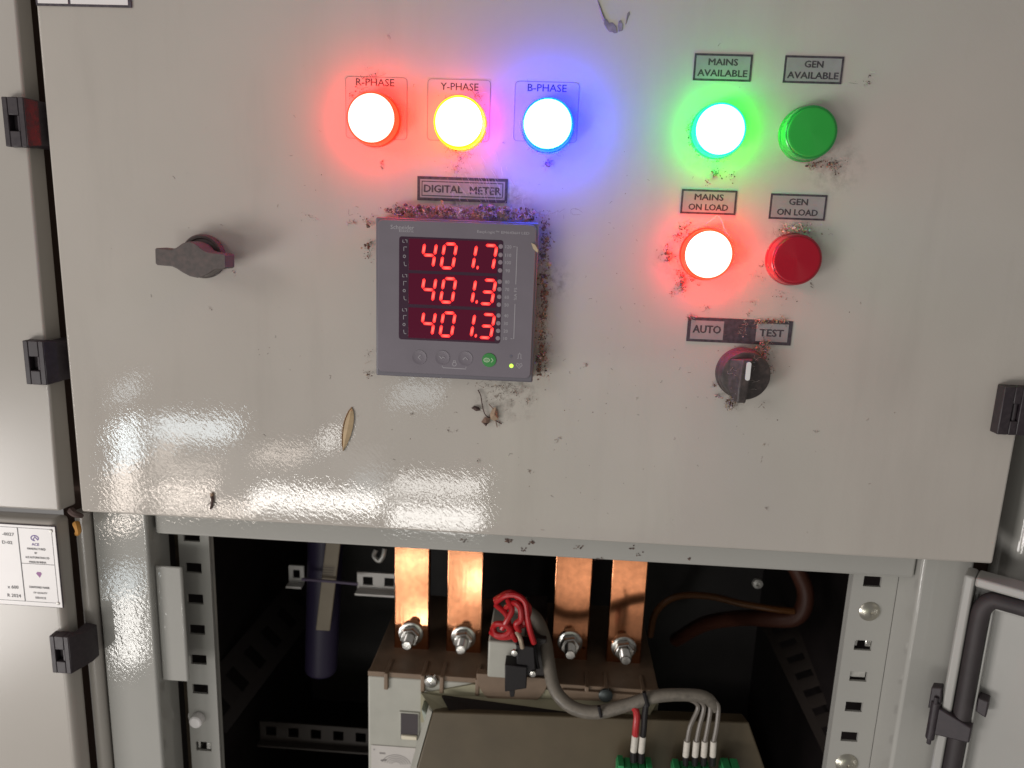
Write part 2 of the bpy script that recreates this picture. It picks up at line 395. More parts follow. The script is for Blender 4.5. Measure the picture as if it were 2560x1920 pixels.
# ================================================================== doors
door = thing('cabinet_door', (-12, 9, -40), 'large grey painted cabinet door carrying the meter, lamps and switch', 'door')
obj('panel', MB().box(DL, DR, 0, 18, DB, 330), DOOR, door, bevel=1.6, seg=3)
def pocket_block(mb, x0, x1, y0, y1, z0, z1, px0, px1, pz0, pz1, depth):
    mb.box(x0, px0, y0, y1, z0, z1); mb.box(px1, x1, y0, y1, z0, z1)
    mb.box(px0, px1, y0, y1, z0, pz0); mb.box(px0, px1, y0, y1, pz1, z1)
    mb.box(px0, px1, y0+depth, y1, pz0, pz1)
def side_hinge(parent, x0, z1, w=21.5, h=28.5):
    z0 = z1-h; xm = x0+13.6; mb = MB()
    pz0, pz1 = z0+h*.32, z0+h*.64; px0, px1 = x0+3.4, x0+10.0
    pocket_block(mb, x0, xm, -6.5, 1, z0, z1, px0, px1, pz0, pz1, 4.5)
    mb.hexa([(xm, -6.5, z0), (xm, -6.5, z1), (xm, 14, z1), (xm, 14, z0)], [(x0+w, 6, z0+2.5), (x0+w, 6, z1-1.5), (x0+w, 14, z1-1.5), (x0+w, 14, z0+2.5)])
    hg = obj('hinge', mb, BLACK, parent, bevel=.5)
    obj('pin', MB().tube([(px1-1.2, -3.6, pz0), (px1-1.2, -3.6, pz1)], 1.7, 12, smooth=0), BLACK, hg)
    return hg
hg = MB(); pocket_block(hg, 270.6, 302, -8, -.05, -111.5, -82, 277, 281.5, -103, -92.5, 4)
hgo = obj('hinge', hg, BLACK, door, bevel=.6)
obj('pin', MB().tube([(279.6, -5.2, -103), (279.6, -5.2, -92.5)], 1.6, 12, smooth=0), BLACK, hgo)

ldoor = thing('cabinet_door', (-370, 9, -40), 'grey neighbouring door along the left edge, upper one with two black hinges', 'door', 'neighbouring doors on the left')
lp = MB().hexa([(-430, 0, -199), (-326.5, 0, -199), (-321.0, 0, 300), (-430, 0, 300)], [(-430, 14, -199), (-323.6, 14, -199), (-322.6, 14, 300), (-430, 14, 300)])
obj('panel', lp, PAINT_SIDE, ldoor, bevel=1.5, seg=3)
side_hinge(ldoor, -333.3, 65.2); side_hinge(ldoor, -335.6, -81.6)
lldoor = thing('cabinet_door', (-380, 9, -420), 'grey neighbouring door at lower left with a white rating plate', 'door', 'neighbouring doors on the left')
lp = MB().hexa([(-450, 0, -620), (-332.5, 0, -620), (-331.0, 0, -206), (-450, 0, -206)], [(-450, 14, -620), (-329.8, 14, -620), (-328.6, 14, -206), (-450, 14, -206)])
obj('panel', lp, PAINT_SIDE, lldoor, bevel=4.0, seg=4)
side_hinge(lldoor, -338.0, -289.0)

# lower door swung open at the right, its inner face with gasket towards us
PHI = R(36)
A = Vector((272.5, 3.0, -208.0)); U = Vector((math.cos(PHI), -math.sin(PHI), 0)); NN = Vector((-math.sin(PHI), -math.cos(PHI), 0))
def OD(u, n, z): return tuple(A + U*u + NN*n + Vector((0, 0, z)))
odoor = thing('open_door', (300, -15, -420), 'lower compartment door swung open at right showing its inner side and black gasket', 'door')
def odbox(u0, u1, n0, n1, z0, z1): return MB().hexa([OD(u0, n0, z0), OD(u1, n0, z0), OD(u1, n0, z1), OD(u0, n0, z1)], [OD(u0, n1, z0), OD(u1, n1, z0), OD(u1, n1, z1), OD(u0, n1, z1)])
obj('inner_skin', odbox(6.5, 330, -16, -14, -400, -6.5), PAINT_IN, odoor)
obj('side_rim', odbox(0, 6.2, -17, 0, -400, 0), PAINT_IN, odoor, bevel=1.6, seg=3)
obj('top_rim', odbox(6.4, 330, -17, 0, -6.4, 0), PAINT_IN, odoor, bevel=1.6, seg=3)
obj('inner_lip', odbox(17.2, 18.6, -13.8, -3.5, -400, -18), PAINT_IN, odoor, bevel=.5)
obj('inner_lip', odbox(18.8, 330, -13.8, -3.5, -19.4, -18), PAINT_IN, odoor, bevel=.5)
gp = [OD(11.6, -3.5, -400), OD(11.6, -3.5, -300), OD(11.6, -3.5, -140), OD(12.0, -3.2, -90), OD(11.7, -3.5, -50), OD(11.8, -3.5, -28), OD(13.0, -3.5, -19), OD(17.0, -3.5, -13.5), OD(24, -3.5, -12.4), OD(60, -3.5, -12.0), OD(120, -3.5, -12.2), OD(330, -3.5, -12)]
obj('gasket', MB().tube(gp, 5.4, 16, smooth=5), RUBBER, odoor)
kh = MB()
kx, kz = -6.5, -84
kh.hexa([OD(-7, 3, kz+1), OD(-1, 3, kz+3), OD(0, 3, kz-10), OD(-7, 3, kz-15)], [OD(-7, -5, kz+1), OD(-1, -5, kz+3), OD(0, -5, kz-10), OD(-7, -5, kz-15)])
kh.hexa([OD(-3, 4, kz-11), OD(19, 3.4, kz-17), OD(19, 3.4, kz-28), OD(-4, 4, kz-32)], [OD(-3, -4, kz-11), OD(19, -6, kz-17), OD(19, -6, kz-28), OD(-4, -6, kz-32)])
kh.tube([OD(-3, 3, kz-8), OD(-3, 3, kz-36)], 2.8, 12, smooth=0)
kh.hexa([OD(19, -3, kz+2), OD(25, -3, kz+2), OD(25, -3, kz-10), OD(19, -3, kz-8)], [OD(19, -13, kz+2), OD(25, -13, kz+2), OD(25, -13, kz-10), OD(19, -13, kz-8)])
kho = obj('hinge', kh, BLACK, odoor, bevel=.8)
obj('pin', MB().tube([OD(-3, 4.2, kz-4), OD(-3, 4.2, kz-39)], 1.4, 10, smooth=0), BLACK, kho)
post = tag(obj('corner_post', MB().box(309.5, 360, 14, 60, -640, 330), PAINT, bevel=7, seg=5), 'pale grey rounded corner post past the right edge of the big door', 'post')

# ================================================================== pilot lamps
def emat(name, col, s, base):
    m = mat(name, base, .3, emit=col, estr=s)
    return m
def lamp(px, py, name_col, label, lit, skirt, front, group='round pilot lamps on the door'):
    h = 10.5
    c = P(px, py, -h-1)
    t = thing('pilot_lamp', (c[0], 0, c[1]), label, 'pilot lamp', group)
    obj('base_ring', MB().lathe(c, [(15.4, -.1), (15.5, -1.2), (15.1, -2.6), (14.6, -2.8), (13, -2.8)], 56), skirt[1], t)
    obj('lens_skirt', MB().lathe(c, [(14.8, -2.6), (14.7, -h+1.5), (14.4, -h+.4), (13.9, -h), (13.5, -h), (13.5, -h+.7)], 64), skirt[0], t)
    prof = [(13.5, -h+.5), (13.3, -h-.3)]
    if lit: prof += [(12.6, -h-1.8), (10.8, -h-3.6), (8, -h-4.6), (4, -h-5.3), (0, -h-5.5)]
    else:
        prof += [(12.9-12.9*k/14, -h-.45-.5*k/14-(.13 if k % 2 else 0)) for k in range(14)] + [(0, -h-1.0)]
    obj('lens_face', MB().lathe(c, prof, 64), front, t, ang=60)
    return c
def litmats(k, ring, face):
    rm = max(ring); fm = max(face); dim = tuple(.3*min(1, v/rm) for v in ring)
    n = lambda c, m_: tuple(v/m_ for v in c)
    return (emat('lamp_skirt_'+k, n(ring, rm), rm, dim), emat('lamp_base_'+k, n(ring, rm), rm*.35, dim)), emat('lamp_face_'+k, n(face, fm), fm, (.5, .5, .5))
sr_, fr_ = litmats('red', (32, .10, .03), (44, 1.5, 1.2))
sa_, fa_ = litmats('amber', (17, 1.3, .01), (26, 8, 1.2))
sb_, fb_ = litmats('blue', (.01, .32, 70), (1.3, 13, 165))
sg_, fg_ = litmats('green', (.01, 22, .60), (1.3, 34, 15))
L1 = lamp(926.5, 294, 'red', 'glowing red lamp under the R-PHASE sticker', 1, sr_, fr_)
L2 = lamp(1146, 304, 'amber', 'glowing amber yellow lamp under the Y-PHASE sticker', 1, sa_, fa_)
L3 = lamp(1369, 309, 'blue', 'glowing blue lamp under the B-PHASE sticker', 1, sb_, fb_)
L4 = lamp(1802, 323, 'green', 'glowing green lamp under the MAINS AVAILABLE label', 1, sg_, fg_)
L6 = lamp(1772.5, 636.6, 'red', 'glowing red lamp under the MAINS ON LOAD label', 1, sr_, fr_)
gu = mat('green_lens', (.028, .40, .055), .26); gs = mat('green_lens_skirt', (.02, .30, .06), .25, coat=.3)
ru = mat('red_lens', (.40, .004, .020), .26); rs = mat('red_lens_skirt', (.34, .015, .03), .3, coat=.3)
for m_ in (gu, ru):                              # finely turned lens faces: highlight drawn out along the radius
    nt = m_.node_tree; tg = nt.nodes.new('ShaderNodeTangent'); tg.direction_type = 'RADIAL'; tg.axis = 'Y'
    b_ = nt.nodes['Principled BSDF']; b_.inputs['Anisotropic'].default_value = .85; nt.links.new(tg.outputs[0], b_.inputs['Tangent'])
L5 = lamp(2030, 330, 'green', 'unlit green lamp under the GEN AVAILABLE label', 0, (gs, gs), gu)
L7 = lamp(1993.4, 650, 'red', 'unlit dark red lamp under the GEN ON LOAD label', 0, (rs, rs), ru)

# ================================================================== labels and stickers
def label_plate(x0, x1, z0, z1, label, items, double=False, bw=1.1):
    t = thing('label_plate', ((x0+x1)/2, 0, (z0+z1)/2), label, 'label', 'engraved labels on the door')
    obj('border', MB().box(x0, x1, -.5, -.05, z0, z1), LABELBORDER, t)
    b = bw
    if double:
        obj('rim', MB().box(x0+1.7, x1-1.7, -.62, -.5, z0+1.7, z1-1.7), LABELFACE, t)
        obj('inner_line', MB().box(x0+2.6, x1-2.6, -.7, -.62, z0+2.6, z1-2.6), LABELBORDER, t)
        obj('face', MB().box(x0+3.2, x1-3.2, -.8, -.7, z0+3.2, z1-3.2), LABELFACE, t)
        yl = -.84
    else:
        obj('face', MB().box(x0+b, x1-b, -.62, -.5, z0+b, z1-b), LABELFACE, t); yl = -.66
    letters('lettering', items, INK, t, yl)
    return t
def two(x0, x1, z0, z1, a, b, wa, wb):
    c = (x0+x1)/2
    return [(a, c, z0+(z1-z0)*.70, wa, 3.5, .036, 0), (b, c, z0+(z1-z0)*.29, wb, 3.5, .036, 0)]
x0, x1, z0, z1 = 73.8, 106.2, 85.6, 100.0
label_plate(x0, x1, z0, z1, 'grey label reading MAINS AVAILABLE with dark border', two(x0, x1, z0, z1, 'MAINS', 'AVAILABLE', 16.3, 27.8))
x0, x1, z0, z1 = 124.2, 156.7, 85.6, 100.1
label_plate(x0, x1, z0, z1, 'grey label reading GEN AVAILABLE with dark border', two(x0, x1, z0, z1, 'GEN', 'AVAILABLE', 10.2, 28.2))
xa, za = P(1705, 473); xb, zb = P(1838, 540)
x0, x1, z0, z1 = 72.7, 104.8, 11.6, 25.6
label_plate(x0, x1, z0, z1, 'grey label reading MAINS ON LOAD with dark border', two(x0, x1, z0, z1, 'MAINS', 'ON LOAD', 16.6, 22.8))
x0, x1, z0, z1 = 124.3, 156.6, 10.3, 24.8
label_plate(x0, x1, z0, z1, 'grey label reading GEN ON LOAD with dark border', two(x0, x1, z0, z1, 'GEN', 'ON LOAD', 10.6, 23.2))
label_plate(-84.0, -29.8, 13.9, 27.9, 'worn label reading DIGITAL METER with double border above the meter',
            [('DIGITAL', -68.3, 20.9, 23.0, 4.2, .036, 0), ('METER', -43.0, 20.6, 18.6, 4.2, .036, 0)], double=True)
t = thing('label_plate', (114, 0, -57), 'dark label reading AUTO and TEST above the selector switch', 'label', 'engraved labels on the door')
obj('border', MB().box(82.6, 145.3, -.5, -.05, -64.2, -49.4), LABELBORDER, t)
obj('face', MB().box(84.6, 104.4, -.62, -.5, -62.6, -51.2), LABELFACE, t)
obj('face', MB().box(124.0, 143.0, -.62, -.5, -62.3, -51.4), LABELFACE, t)
letters('lettering', [('AUTO', 94.4, -56.4, 16.6, 4.6, .036, 0)], INK, t, -.66)
letters('lettering', [('TEST', 133.2, -57.0, 14.2, 4.3, .036, 0)], INK, t, -.66)
def sticker(pl, pr, pt, pb, txt, tx, ty, tw, name):
    x0, z1 = P(pl, pt); x1, _ = P(pr, pt); _, z0 = P(pl, pb)
    t = thing('phase_sticker', ((x0+x1)/2, 0, (z0+z1)/2), name, 'sticker', 'phase stickers round the lamps')
    rr = rrect(x0, x1, z0, z1, 2.2)
    obj('film', MB().prism(rr, -.16, -.03), CLEARFILM, t, smooth=False)
    obj('outline', MB().ribbon(rr, .26, -.2, closed=True), mat('faint_line', (.20, .17, .17), .5), t, smooth=False)
    x, z = P(tx, ty)
    letters('lettering', [(txt, x, z, tw, 4.0, .012, 0)], INK, t, -.21)
sticker(864, 1018, 191, 345, 'R-PHASE', 938, 206, 22.6, 'clear sticker reading R-PHASE around the leftmost red lamp')
sticker(1070, 1227, 197, 350, 'Y-PHASE', 1149, 217, 22.0, 'clear sticker reading Y-PHASE around the amber lamp')
sticker(1289, 1449, 203, 352, 'B-PHASE', 1368, 220, 22.4, 'clear sticker reading B-PHASE around the blue lamp')

# name plate whose lower end shows at the top left of the door
t = thing('name_plate', (-288, 0, 124), 'white name plate with dark frame cut off at the top left corner', 'plate')
xa, zb = P(93, 14.5); xb, _ = P(330, 16)
obj('border', MB().box(xa, xb, -.9, -.05, zb, zb+40), LABELBORDER, t)
xm, _ = P(176, 8)
obj('face', MB().box(xa+1.3, xm-.8, -1.1, -.9, zb+1.2, zb+39), WHITE_P, t)
obj('face', MB().box(xm+.8, xb-1.8, -1.1, -.9, zb+1.2, zb+39), WHITE_P, t)

# rating plate on the lower left door
t = thing('rating_plate', (-360, 0, -245), 'white rating plate with print and blue logo on the lower left door', 'plate')
def L0(px, py, y=-1): return P(px, py, y)
ax, az = L0(139, 1316); bx, bz = L0(158, 1521)
x1p = (ax+bx)/2; z1p = az; z0p = bz
obj('edge', MB().box(-420, x1p, -.8, -.05, z0p, z1p), LABELBORDER, t, bevel=.3)
obj('face', MB().box(-420, x1p-.5, -1.1, -.8, z0p+.5, z1p-.5), WHITE_P, t, bevel=.2)
vx = (L0(45, 1325)[0]+L0(63, 1502)[0])/2
hz = L0(95, 1410)[1]
ln = MB()
ln.ribbon([(x1p-3.0, z1p-2), (x1p-3.0, z0p+3.4)], .35, -1.16).ribbon([(-420, z1p-2.4), (x1p-2, z1p-2.4)], .3, -1.16).ribbon([(-420, z0p+3.8), (x1p-2, z0p+3.8)], .3, -1.16)
ln.ribbon([(vx, z1p-2.4), (vx, z0p+3.8)], .7, -1.17).ribbon([(vx, hz), (x1p-3.0, hz)], .35, -1.17)
obj('ruling', ln, INK, t, smooth=False)
for zz in (z1p-3.6, z0p+3.6): obj('rivet', MB().lathe((x1p-3.4, zz), [(1.3, -1.1), (1.1, -1.6), (0, -1.8)], 16), WHITE_M, t)
cx = (vx+x1p-3)/2
hgt = z1p-z0p
def zf(f): return z1p-hgt*f
letters('lettering', [('MANUFACTURED', cx, zf(.285), 13, 1.5, .02, 0), ('BY', cx-.6, zf(.335), 1.8, 1.4, .02, 0), ('ACE AUTOMATION LTD', cx, zf(.39), 17.0, 1.5, .02, 0), ('MADE IN INDIA', cx, zf(.445), 12, 1.5, .02, 0),
                      ('DIAMOND MARK', cx-.6, zf(.755), 14.5, 1.6, .02, 0), ('OF QUALITY', cx-.4, zf(.825), 10.0, 1.5, .02, 0), ('SERVICE', cx-.6, zf(.885), 7.6, 1.5, .02, 0),
                      ('-0027', vx-7.0, zf(.125), 8.2, 2.2, .02, 0), ('D-02', vx-8.3, zf(.225), 7.2, 2.2, .02, 0), ('x 600', vx-7.8, zf(.77), 7.8, 2.4, .02, 0), ('R 2024', vx-7.6, zf(.875), 9.6, 2.4, .02, 0)], INK, t, -1.17)
lg = MB(); c0 = (cx-.4, zf(.155))
lg.ribbon([(c0[0]+2.6*math.cos(a), c0[1]+1.9*math.sin(a)) for a in [R(-30+300*k/20) for k in range(21)]], .8, -1.18)
lg.ribbon([(c0[0]-1.2, c0[1]-1.2), (c0[0], c0[1]+1.0), (c0[0]+2.2, c0[1]-1.4)], .9, -1.19)
lo = obj('emblem', lg, PURPLE, t, smooth=False)
letters('emblem_text', [('ACE', c0[0], zf(.23), 5.2, 1.9, .03, 0)], PURPLE, t, -1.18)
obj('diamond_mark', MB().prism([(cx-2.0, zf(.585)), (cx-1.2, zf(.565)), (cx+1.2, zf(.565)), (cx+2.0, zf(.585)), (cx+.3, zf(.635))], -1.2, -1.12), MAUVE, t, smooth=False)

# ================================================================== digital meter
MY = -14.0
mx0, mx1, mz0, mz1 = -106.2, -9.9, -92.0, 3.1
meter = thing('digital_meter', ((mx0+mx1)/2, 0, (mz0+mz1)/2), 'grey square digital meter with three red readouts', 'meter')
obj('housing', MB().box(mx0+.6, mx1-.6, MY+4.2, -.1, mz0+.6, mz1-.6), GREYEDGE, meter, bevel=.8)
obj('bezel', MB().box(mx0, mx1, MY+.8, MY+4.0, mz0, mz1), GREYEDGE, meter, bevel=1.0, seg=3)
obj('fascia', MB().prism(rrect(mx0+1.4, mx1-1.4, mz0+2.6, mz1-1.2, 3.2), MY, MY+.9), GREYMETER, meter, bevel=.35)
def M2(px, py, y=MY): return P(px, py, y)
fx0, fz1 = M2(998, 590); fx1, fz0 = M2(1252, 858)
fx0 = (fx0 + M2(997, 855)[0])/2; fx1 = (M2(1259, 600)[0]+M2(1250, 858)[0])/2; fz1 = (fz1+M2(1258, 601)[1])/2; fz0 = (M2(997, 849)[1]+fz0)/2
disp = obj('display', MB().prism(rrect(fx0, fx1, fz0, fz1, 1.6), MY-.12, MY+.3), BEZEL, meter)
def seg_mat(): 
    m = bpy.data.materials.new('led_segment'); m.use_nodes = True; nt = m.node_tree; N = nt.nodes; L = nt.links; b = N['Principled BSDF']
    b.inputs['Base Color'].default_value = (.3, .01, .01, 1)
    at = N.new('ShaderNodeAttribute'); at.attribute_name = 'core'
    mx = N.new('ShaderNodeMix'); mx.data_type = 'RGBA'; mx.inputs[6].default_value = (1.3, .008, .012, 1); mx.inputs[7].default_value = (2.2, .17, .13, 1)
    L.new(at.outputs['Fac'], mx.inputs[0]); L.new(mx.outputs[2], b.inputs['Emission Color']); b.inputs['Emission Strength'].default_value = 1.15
    return m
SEGM = seg_mat()
def seg_mesh(p, q, w, name='segment'):
    """a pointed LED bar from p to q, with a hot core"""
    dx, dz = q[0]-p[0], q[1]-p[1]; l = math.hypot(dx, dz); ux, uz = dx/l, dz/l; nx, nz = -uz, ux
    h = w/2
    outer = [(0, 0), (h, h), (l-h, h), (l, 0), (l-h, -h), (h, -h)]
    core = [(l*.36, 0), (l*.44, h*.42), (l*.56, h*.42), (l*.64, 0), (l*.56, -h*.42), (l*.44, -h*.42)]
    to = lambda a, b: (p[0]+ux*a+nx*b, SY, p[1]+uz*a+nz*b)
    vs = [to(*a) for a in outer] + [to(*a) for a in core]
    fs = [(i, (i+1) % 6, 6+(i+1) % 6, 6+i) for i in range(6)] + [tuple(range(6, 12))]
    return vs, fs
SY = MY-.30
def add_seg(parent, vs, fs, ncore):
    org = origin_of(parent)
    me = bpy.data.meshes.new('segment'); me.from_pydata([Vector(v)*MM-org for v in vs], [], fs)
    a = me.attributes.new('core', 'FLOAT', 'POINT')
    for i in range(len(vs)): a.data[i].value = 1.0 if i >= len(vs)-ncore else 0.0
    bm = bmesh.new(); bm.from_mesh(me); bmesh.ops.recalc_face_normals(bm, faces=bm.faces); bm.to_mesh(me); bm.free()
    me.materials.append(SEGM)
    o = bpy.data.objects.new('segment', me); COL.objects.link(o); o.parent = parent
SEGS = {'4': 'fgbc', '0': 'abcdef', '1': 'bc', '7': 'abc', '3': 'abcdg'}
xd0 = M2(1122, 640)[0]; pitch = (M2(1225, 643)[0]-M2(1075, 640)[0])/3
rows = [(M2(1123, 640)[1], '401.7', (1022, 1246, 601, 679)), (M2(1121, 726)[1], '401.3', (1022, 1242, 690, 766)), (M2(1120, 811)[1], '401.3', (1021, 1239, 775, 850))]
for zc, txt, (a, b, c, d) in rows:
    wx0 = M2(1022, 640)[0]; wx1 = M2(1243, 650)[0]
    wz1 = zc+9.3; wz0 = zc-9.1
    win = obj('display_window', MB().box(wx0, wx1, MY-.22, MY-.1, wz0, wz1), WINDOW, meter, bevel=.1)
    k = 0; hw, hh, sl, th = 3.5, 7.0, math.tan(R(8.5)), 1.85
    for ch in txt:
        if ch == '.':
            cxx = xd0+(k-1-1)*pitch+hw+1.9; czz = zc-hh+.9
            pts = [(cxx+.78*math.cos(2*math.pi*i/10)+sl*.8*math.sin(2*math.pi*i/10), SY, czz+1.15*math.sin(2*math.pi*i/10)) for i in range(10)]
            pts.append((cxx, SY, czz)); add_seg(win, pts, [(i, (i+1) % 10, 10) for i in range(10)], 1)
            continue
        cxx = xd0+(k-1)*pitch
        def Q(x, z): return (cxx+x+sl*z, zc+z)
        g = .35
        D = {'a': (Q(-hw+g, hh), Q(hw-g, hh)), 'd': (Q(-hw+g, -hh), Q(hw-g, -hh)), 'g': (Q(-hw+g, 0), Q(hw-g, 0)),
             'f': (Q(-hw, hh-g), Q(-hw, g)), 'b': (Q(hw, hh-g), Q(hw, g)), 'e': (Q(-hw, -g), Q(-hw, -hh+g)), 'c': (Q(hw, -g), Q(hw, -hh+g))}
        for sname in SEGS[ch]:
            add_seg(win, *seg_mesh(*D[sname], th), 6)
        k += 1
dx = [M2(1252, 616)[0], M2(1245, 845)[0]]; ys = (616, 637, 655.5, 676, 704, 723, 742, 761.6, 788.6, 808, 827, 845.5)
dotm = mat('indicator_dot', (.30, .24, .28), .4)
for i, yy in enumerate(ys):
    xx = (dx[0]+dx[1])/2; zz = M2(1248, yy)[1]
    obj('indicator', MB().lathe((xx, zz), [(1.35, MY-.1), (1.3, MY-.4), (0, MY-.45)], 14), dotm, meter)
nums = [(str(120-10*i), (M2(1272, 618)[0]+M2(1262, 847)[0])/2+.1, M2(1270, yy+1)[1], None, 1.9, .0, 0) for i, yy in enumerate(ys)]
letters('scale_print', nums, PRINT, meter, MY-.06)
br = MB(); bx_ = (M2(1291, 640)[0]+M2(1286, 830)[0])/2
br.ribbon([(M2(1284, 617)[0]-.2, M2(1288, 617)[1]), (bx_, M2(1288, 617)[1]), (bx_, M2(1289, 711)[1])], .38, MY-.05)
br.ribbon([(bx_, M2(1287, 760)[1]), (bx_, M2(1285, 847)[1]), (bx_-1.9, M2(1285, 847)[1])], .38, MY-.05)
obj('bracket_print', br, PRINT, meter, smooth=False)
letters('unit_print', [('%A FS', bx_, M2(1288, 735)[1], 7.4, 1.7, 0, R(90))], PRINT, meter, MY-.06)
# maker's name and model line, worn
x, z = M2(1006, 568); letters('maker_print', [('Schneider', x, z, 14.0, 2.4, .006, 0)], PRINT, meter, MY-.05)
x, z = M2(1012, 577); letters('maker_print', [('Electric', x+1.0, z, 8.6, 1.5, .0, 0)], PRINT, meter, MY-.05)
x, z = M2(1258, 582); letters('model_print', [('EasyLogic\u2122 EM6436H LED', x, z, 30.5, 2.0, .0, 0)], PRINT, meter, MY-.05)
for zc, txt, _ in rows:                          # little indicator glyphs left of each row
    gl = MB(); gx = M2(1012, 640)[0]
    z = zc+7.6; gl.ribbon([(gx-1.2, z+.8), (gx-1.2, z-.7), (gx-.1, z-.7)], .3, MY-.16); gl.ribbon([(gx+.2, z+.8), (gx+1.3, z+.8), (gx+1.3, z-.8)], .3, MY-.16)
    z = zc+3.2; gl.ribbon([(gx-.6, z-1.3), (gx-.6, z+1.1), (gx+1.2, z+1.1)], .3, MY-.16)
    z = zc-1.2; gl.ribbon([(gx-.2+.7*math.cos(a), z+.8*math.sin(a)) for a in [2*math.pi*i/10 for i in range(10)]], .3, MY-.16, closed=True)
    z = zc-5.6; gl.ribbon([(gx-.4, z+1.2), (gx-.2, z-.6), (gx+.2, z-1.1), (gx+1.2, z-1.1)], .3, MY-.16)
    obj('phase_glyphs', gl, PRINT, meter, smooth=False)
def mbutton(px, py, green=False):
    c = M2(px, py); r = 4.15
    m = mat('green_button', (.04, .27, .06), .4) if green else GREYMETER
    return obj('button', MB().lathe(c, [(r+.35, MY-.02), (r+.3, MY-.25), (r-.2, MY-.2), (r-.5, MY-.14), (r*.5, MY-.1), (0, MY-.1)] if not green else [(r+.2, MY-.02), (r, MY-.45), (r*.6, MY-.5), (0, MY-.5)], 32), m, meter, ang=15), c
wide = .5
for px, py, pts in ((1048.5, 893, [(.7, 1.3), (-.7, 0), (.7, -1.3)]), (1106, 894, [(-1.7, .9), (-.5, -.6), (.4, .5), (1.5, -.2)]), (1163.5, 896, [(-1.5, -.8), (0, .8), (1.5, -.8)])):
    b, c = mbutton(px, py)
    obj('arrow', MB().ribbon([(c[0]+a, c[1]+d) for a, d in pts], wide, MY-.3), PRINT, b, smooth=False)
b, c = mbutton(1223, 900, True)
ar = MB().ribbon([(c[0]-1.5+1.7*math.cos(a), c[1]+1.15*math.sin(a)) for a in [2*math.pi*i/14 for i in range(14)]], .55, MY-.56, closed=True)
ar.ribbon([(c[0]-2.4, c[1]), (c[0]-.6, c[1])], .5, MY-.56); ar.ribbon([(c[0]+1.2, c[1]+1.3), (c[0]+2.4, c[1]), (c[0]+1.2, c[1]-1.3)], .55, MY-.56)
obj('arrow', ar, mat('green_print', (.45, .62, .40), .5), b, smooth=False)
ic = MB()
p1, p2, p3, p4 = M2(1105, 914), M2(1107.5, 919), M2(1164, 922.5), M2(1165, 917)
ic.ribbon([p1, p2, p3, p4], .4, MY-.06)
lx, lz = M2(1136, 909); ic.ribbon(circ(lx, lz-.3, 1.2, 12), .35, MY-.06, closed=True); ic.ribbon([(lx-.7, lz+.8), (lx-.5, lz+1.9), (lx+.5, lz+1.9), (lx+.7, lz+.8)], .35, MY-.06)
px_, pz_ = M2(1299, 890); ic.ribbon([(px_-1.5, pz_-1.6), (px_-.8, pz_-1.6), (px_-.8, pz_+1.2), (px_+.8, pz_+1.2), (px_+.8, pz_-1.6), (px_+1.5, pz_-1.6)], .35, MY-.06); ic.ribbon([(px_, pz_+1.2), (px_, pz_+2)], .35, MY-.06)
hx, hz_ = M2(1298, 914); ic.ribbon([(hx, hz_-1.7), (hx-1.8, hz_+.2), (hx-1.3, hz_+1.5), (hx, hz_+.8), (hx+1.3, hz_+1.5), (hx+1.8, hz_+.2)], .35, MY-.06, closed=True); ic.ribbon([(hx-.8, hz_), (hx-.2, hz_+.5), (hx+.1, hz_-.6), (hx+.8, hz_+.1)], .3, MY-.06)
obj('icon_print', ic, PRINT, meter, smooth=False)
c = M2(1278.5, 914.5)
obj('status_light', MB().lathe(c, [(1.25, MY-.02), (1.15, MY-.3), (0, MY-.4)], 18), emat('status_green', (.55, 1.0, .08), 1.5, (.2, .4, .05)), meter)
c = M2(1277, 891); obj('status_light', MB().lathe(c, [(1.0, MY-.02), (.9, MY-.15), (0, MY-.18)], 16), GREYEDGE, meter)

# ================================================================== wing knob and selector switch
kc = P(507, 641, -3)
t = thing('door_latch_knob', (kc[0], 0, kc[1]), 'dusty dark wing shaped latch knob on the left of the door', 'knob')
obj('rosette', MB().lathe(kc, [(13.4, -.1), (13.4, -3.2), (12.6, -4.2), (11.2, -4.2), (10.6, -3.4), (8.5, -3.4)], 48), KNOB, t)
obj('hub', MB().lathe(kc, [(8.7, -3.0), (8.4, -13)], 40), KNOB, t)
wc = P(482, 648, -21); tl = R(-1.5)
top = [(-21.5, 4.6), (-20.8, 5.3), (-11.5, 4.9), (-8.5, 6.3), (-5, 8.9), (-1, 10.3), (2.5, 9.6), (6, 7.0), (9, 5.2), (12, 4.7), (19.8, 4.4), (21.0, 3.6)]
bot = [(21.0, -3.6), (19.9, -4.4), (14.5, -5.0), (11.5, -7.0), (7.5, -9.6), (3.5, -10.6), (-1, -10.0), (-5, -8.2), (-8.5, -6.2), (-11.5, -4.9), (-20.6, -4.7), (-21.6, -3.8)]
ol = [(wc[0]+a*math.cos(tl)-b*math.sin(tl), wc[1]+a*math.sin(tl)+b*math.cos(tl)) for a, b in top+bot]
obj('wing', MB().prism(ol, -23.5, -11), KNOB, t, bevel=1.5, seg=4, ang=50)

